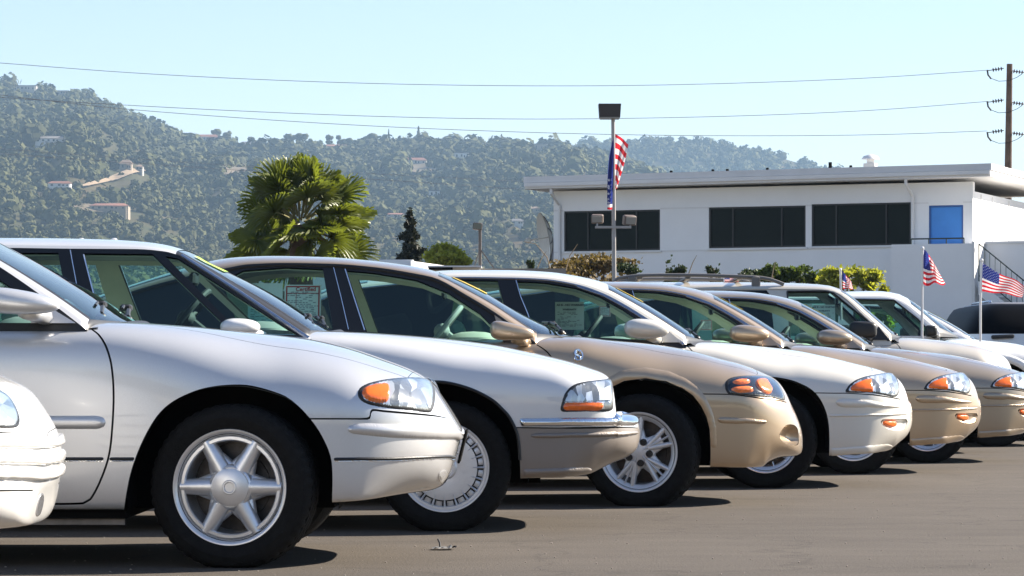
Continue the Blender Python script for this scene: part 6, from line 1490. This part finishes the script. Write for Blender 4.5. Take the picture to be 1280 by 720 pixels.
# the big flag hanging limp from the lamp post
big = empty('hanging_flag', (wx(767.5, 65.7), 65.7, wz(168, 65.7)), 0, 'large limp stars and stripes flag hanging on the lamp post', 'flag'); kf = 65.7 / F
def cl(pts_l, pts_r, nv=24, nu=8, wav=.05, ph=0.0):
    L = catmull(np.array(pts_l, float), 1.5, False); R_2 = catmull(np.array(pts_r, float), 1.5, False)
    def at(P, q): x = q * (len(P) - 1); i = min(int(x), len(P) - 2); return P[i] + (P[i+1] - P[i]) * (x - i)
    def S(u, v):
        p = at(L, v) * (1-u) + at(R_2, v) * u; return Vector(((p[0] - 767.5) * kf, math.sin(u * 7 + v * 3 + ph) * wav - .02, (168 - p[1]) * kf))
    return S
S = cl([(769, 167), (769, 195), (769, 236)], [(786, 178), (781, 202), (771, 236)], ph=.4)
n = 11
for k_ in range(n):
    V = []; nu, nv = 8, 4
    for i in range(nu + 1):
        for j in range(nv + 1):
            u = i / nu; v = (k_ + j / nv) / n + .05 * u - .02 * math.sin(u * 5); V.append(S(u, min(max(v, 0), 1)))
    mesh('stripe', V, [(i*(nv+1) + j, (i+1)*(nv+1) + j, (i+1)*(nv+1) + j + 1, i*(nv+1) + j + 1) for i in range(nu) for j in range(nv)], RED if k_ % 2 == 0 else WHT, big)
S = cl([(765, 178), (761, 200), (759, 235), (759, 262)], [(767, 172), (767, 200), (766, 235), (765, 262)], ph=1.2)
def sub(name, v0, v1, m, nu=6, nv=14):
    V = [S(i / nu, v0 + (v1 - v0) * j / nv) for i in range(nu + 1) for j in range(nv + 1)]; mesh(name, V, [(i*(nv+1) + j, (i+1)*(nv+1) + j, (i+1)*(nv+1) + j + 1, i*(nv+1) + j + 1) for i in range(nu) for j in range(nv)], m, big)
sub('canton', 0, .90, NAVY); sub('stripe', .90, .95, WHT, 6, 3); sub('stripe', .95, 1.0, RED, 6, 3)
mb = MB(); rs = np.random.default_rng(3)
for v in np.linspace(.58, .88, 6):
    for u in (.25, .7):
        c3 = S(u, v + rs.uniform(-.02, .02)) + Vector((0, -.012, 0)); e = .035
        mb.add([c3 + Vector((math.cos(a), 0, math.sin(a))) * (e if i % 2 == 0 else e * .45) for i, a in enumerate(np.linspace(PI/2, 2.5*PI, 11)[:-1])], [tuple(range(10))])
st = mb.build('stars', STARM, big, False); st['kind'] = 'stuff'

# ================================================================ notices inside the windows
PAPER = mat('notice_paper', (.80, .80, .76), .8); INK = mat('notice_ink', (.10, .10, .11), .8); REDI = mat('notice_red', (.48, .06, .05), .8); BLUEI = mat('notice_blue', (.06, .20, .45), .8)
def text(parent, s_, size, loc, m, name='lettering', w_=None):
    cu = bpy.data.curves.new(name, 'FONT'); cu.body = s_; cu.size = size; cu.align_x = 'CENTER'; cu.align_y = 'CENTER'; cu.materials.append(m); cu.extrude = .0003; cu.offset = .0008
    tmp = bpy.data.objects.new(name, cu); me = bpy.data.meshes.new_from_object(tmp); bpy.data.objects.remove(tmp); me.materials.clear(); me.materials.append(m)
    o = bpy.data.objects.new(name, me); COL.objects.link(o); o.parent = parent; o.location = loc; o.rotation_euler = (PI/2, 0, 0); return o
def notice(c, quad, dy, label, title=None, tcol=None, border=False, seed=1, col_line=False, subt=None, logo=False):
    """sheet stuck inside a side window; quad in the photo: x0, x1, y0, y1"""
    x0, x1, y0, y1 = quad; Y = c.Z + dy; w_ = (x1 - x0) * Y / F; h = (y1 - y0) * Y / F; cx = wx((x0 + x1) / 2, Y); cz = wz((y0 + y1) / 2, Y)
    t = empty('window_notice', (cx, Y, cz), 0, label, 'notice', 'sale notices inside the car windows'); t.rotation_euler = (-.30, 0, 0)
    MB().box(-w_/2, w_/2, 0, .002, -h/2, h/2).build('sheet', PAPER, t, False); r = np.random.default_rng(seed); e = .012 * w_ / .3
    if border:
        mb = MB(); m_ = w_ * .035
        for a, b, c_, d in ((-w_/2 + m_, w_/2 - m_, h/2 - m_ - e, h/2 - m_), (-w_/2 + m_, w_/2 - m_, -h/2 + m_, -h/2 + m_ + e), (-w_/2 + m_, -w_/2 + m_ + e, -h/2 + m_ + e, h/2 - m_ - e), (w_/2 - m_ - e, w_/2 - m_, -h/2 + m_ + e, h/2 - m_ - e)): mb.box(a, b, -.0012, -.0004, c_, d)
        mb.build('border', REDI, t, False)
    top = h * .32
    if title: text(t, title, h * .13 if not subt else h * .10, (w_ * .08, -.0015, h * .385), tcol or REDI)
    if subt: text(t, subt, h * .085, (0, -.0015, h * .22), INK); top = h * .13
    if logo: MB().lathe([(0, .002), (h * .10, .002), (h * .10, .0005)], 18, Matrix.Translation((-w_ * .38, -.0015, h * .38)) @ Matrix.Rotation(PI/2, 4, 'X')).build('round_logo', BLUEI, t, False)
    if col_line: MB().box(-w_ * .19, -w_ * .175, -.0012, -.0004, -h * .45, h * .28).build('rule', REDI, t, False); MB().box(-w_ * .45, w_ * .45, -.0012, -.0004, h * .285, h * .30).build('rule', REDI, t, False)
    mb = MB(); z = top; GREY = NINK
    while z > -h * .42:
        a = -w_ * .42; lim = w_ * r.uniform(.15, .42)
        while a < lim:
            L = w_ * r.uniform(.04, .14)
            if r.uniform() < .72: mb.box(a, min(a + L, w_ * .43), -.0012, -.0005, z - h * .010, z + h * .010)
            a += L + w_ * .025
        z -= h * (.042 if r.uniform() < .85 else .085)
    o = mb.build('small_print', GREY, t, False); o['kind'] = 'stuff'; return t
NINK = mat('small_print_ink', (.30, .30, .31), .9)
byname = {o['label'][:14]: o for o in COL.objects if o.parent is None and o.get('label')}
class Z_:
    def __init__(s, Z): s.Z = Z
c3z, c4z, c7z = Z_(17.35), Z_(20.05), Z_(28.15)
notice(c3z, (355.5, 401, 354.5, 409), .30, 'red bordered certified sheet in the rear window of the first gold sedan', 'Certified', REDI, True, 3, True)
notice(c3z, (310, 353, 352.5, 408), .30, 'plain printed sheet left of the red bordered one in the gold sedan', None, None, False, 4, subt='AS IS')
notice(c4z, (694, 730, 376.5, 413), 1.45, 'white warranty sheet on the far window of the cream sedan', 'AS IS - NO WARRANTY', INK, False, 6, subt='WARRANTY')
notice(c4z, (749, 763, 382, 396), 1.50, 'small bordered notice beside the warranty sheet in the cream sedan', None, None, True, 7)
notice(Z_(22.75), (876, 890, 399.5, 413), 1.45, 'small bordered notice hung in the windscreen of the second gold sedan', None, None, True, 8)
notice(c7z, (991, 1015.5, 379.5, 394), .28, 'certified sheet with a blue logo in the beige sport utility window', 'Certified', REDI, False, 9, logo=True)
notice(c7z, (1017, 1044, 380, 410), .28, 'long printed sheet right of the certified one in the beige sport utility', 'AS IS - NO WARRANTY', INK, False, 10, subt='WARRANTY')

# ================================================================ dark sport utility parked across at the right edge
dv = empty('parked_suv', (wx(1290, 40), 40.2, 0), 0, 'silver vehicle with black tinted rear and roof bars at the right edge', 'suv')
k = 40 / F; zg = lambda py: wz(py, 40); X = lambda px: wx(px, 40) - wx(1290, 40)
def ringbox(name, rows, m, par, depth=4.2, n=26):
    """rows: (z, half width, y of the rear face); rounded rectangles in plan stacked upwards"""
    V = []; Fs = []
    for z, hw, y0 in rows:
        for i in range(n):
            a = 2*PI*i/n; f = lambda q: math.copysign(abs(q) ** .35, q); V.append((hw * f(math.cos(a)), y0 + (depth / 2) * (1 + f(math.sin(a))), z))
    for j in range(len(rows) - 1):
        for i in range(n): Fs.append((j*n + i, j*n + (i+1) % n, (j+1)*n + (i+1) % n, (j+1)*n + i))
    Fs.append(tuple(range((len(rows)-1)*n, len(rows)*n))); return mesh(name, V, Fs, m, par, True, auto=40)
ringbox('body', [(.35, .78, .1), (.5, .84, .0), (.75, .86, -.03), (1.0, .86, .0), (zg(417), .845, .03)], M['silver'], dv)
ringbox('tinted_cabin', [(zg(417), .80, .06), (zg(410), .775, .10), (zg(398), .70, .20), (zg(388), .62, .32), (zg(381), .54, .44), (zg(378.5), .45, .55)], mat('black_tinted_glass', (.003, .003, .004), .5, spec=.06), dv, 3.2)
ringbox('roof', [(zg(378.4), .46, .55), (zg(377), .44, .58), (zg(376), .36, .7)], mat('roof_dark_silver', (.28, .27, .27), .4, .4), dv, 2.6)
for x in (-.38, .38): MB().tube([(x, .8, zg(377)), (x, .85, zg(374.5)), (x, 2.4, zg(374.5)), (x, 2.45, zg(377))], .018, 6).build('roof_bar', M['brighttrim'], dv)
MB().obox((-.35, -.02, zg(420.5)), .30, .05, .05, Matrix.Rotation(-.05, 3, 'Y'), .012).build('tailgate_handle', M['black'], dv)
MB().obox((0, -.06, .5), 1.6, .14, .18, None, .04).build('rear_bumper', M['taupe'], dv)
for sd in (-1, 1): MB().obox((sd * .76, .0, .92), .12, .1, .22, None, .03).build('tail_light', mat('tail_red', (.30, .02, .02), .2) if 'tail_red' not in bpy.data.materials else bpy.data.materials['tail_red'], dv)
for x in (-.66, .66):
    for y in (.75, 3.3):
        t = MB().lathe([(.2, -.1), (.31, -.1), (.34, -.07), (.34, .07), (.31, .1), (.2, .1), (.18, .04), (0, .03)], 24, Matrix.Translation((x, y, .34)) @ Matrix.Rotation(PI/2, 4, 'Y')); t.build('tyre', M['rubber'], dv)

# ================================================================ a torn scrap on the asphalt
lt = empty('torn_scrap', (wx(556, 13.2), 13.2, 0), 0, 'torn grey and black scrap lying on the asphalt between the first two cars', 'litter')
V = []; r = np.random.default_rng(2); nx_, ny_ = 9, 5
for i in range(nx_):
    for j in range(ny_): V.append((-.05 + .10 * i / 8 + r.normal(0, .003), -.05 + .1 * j / 4 + r.normal(0, .006), .005 + .009 * abs(math.sin(i * 1.7 + j)) * r.uniform(.4, 1.2)))
fs = [(i*ny_ + j, (i+1)*ny_ + j, (i+1)*ny_ + j + 1, i*ny_ + j + 1) for i in range(nx_-1) for j in range(ny_-1)]
def part_(vv, ff): u = sorted({i for f in ff for i in f}); k = {q: n for n, q in enumerate(u)}; return [vv[i] for i in u], [tuple(k[i] for i in f) for f in ff]
mesh('grey_piece', *part_(V, [f for f in fs if f[0] < 25]), mat('scrap_grey', (.10, .10, .10), .8), lt, False); mesh('black_piece', *part_([(v[0], v[1], v[2] * 1.25) for v in V], [f for f in fs if f[0] >= 25]), M['black'], lt, False)
MB().tube([(-.02, 0, .01), (-.022, .0, .03), (-.03, .01, .045)], .004, 5).build('stub', bpy.data.materials['scrap_grey'], lt)
gm = MB()
for i in range(420):
    px, py = rng.uniform(-100, 1400), 585 + 140 * rng.uniform(0, 1) ** 1.2; Y = .77 * F / (py - YH); s_ = rng.uniform(.002, .0055)
    gm.ball((wx(px, Y), Y, s_ * .3), s_, s_ * .8, s_ * .6, 5, 3)
o = gm.build('gravel', bpy.data.materials['grey_roofing']); o['kind'] = 'stuff'
# ================================================================ a tree row added unseen behind the camera, to reflect in paint and chrome
n_ = 46; Xr = np.linspace(-95, 95, n_) + rng.normal(0, 1.5, n_); Yr = -62 + rng.normal(0, 3, n_)
trees_mesh('reflection_woods', Xr, Yr, np.full(n_, 1.6), rng.uniform(2.4, 4.2, n_), 120)
# ================================================================ haze over the whole scene
hm = bpy.data.materials.new('haze_air'); hm.use_nodes = True; t = hm.node_tree; t.nodes.clear()
pv = t.nodes.new('ShaderNodeVolumePrincipled'); pv.inputs['Density'].default_value = 0.0001; pv.inputs['Color'].default_value = (.50, .74, 1, 1); pv.inputs['Anisotropy'].default_value = 0.0
o_ = t.nodes.new('ShaderNodeOutputMaterial'); t.links.new(pv.outputs[0], o_.inputs['Volume'])
hz_ = MB().box(-3700, 3700, -90, 6600, -1.0, 420).build('haze', hm, None, False); hz_['kind'] = 'stuff'
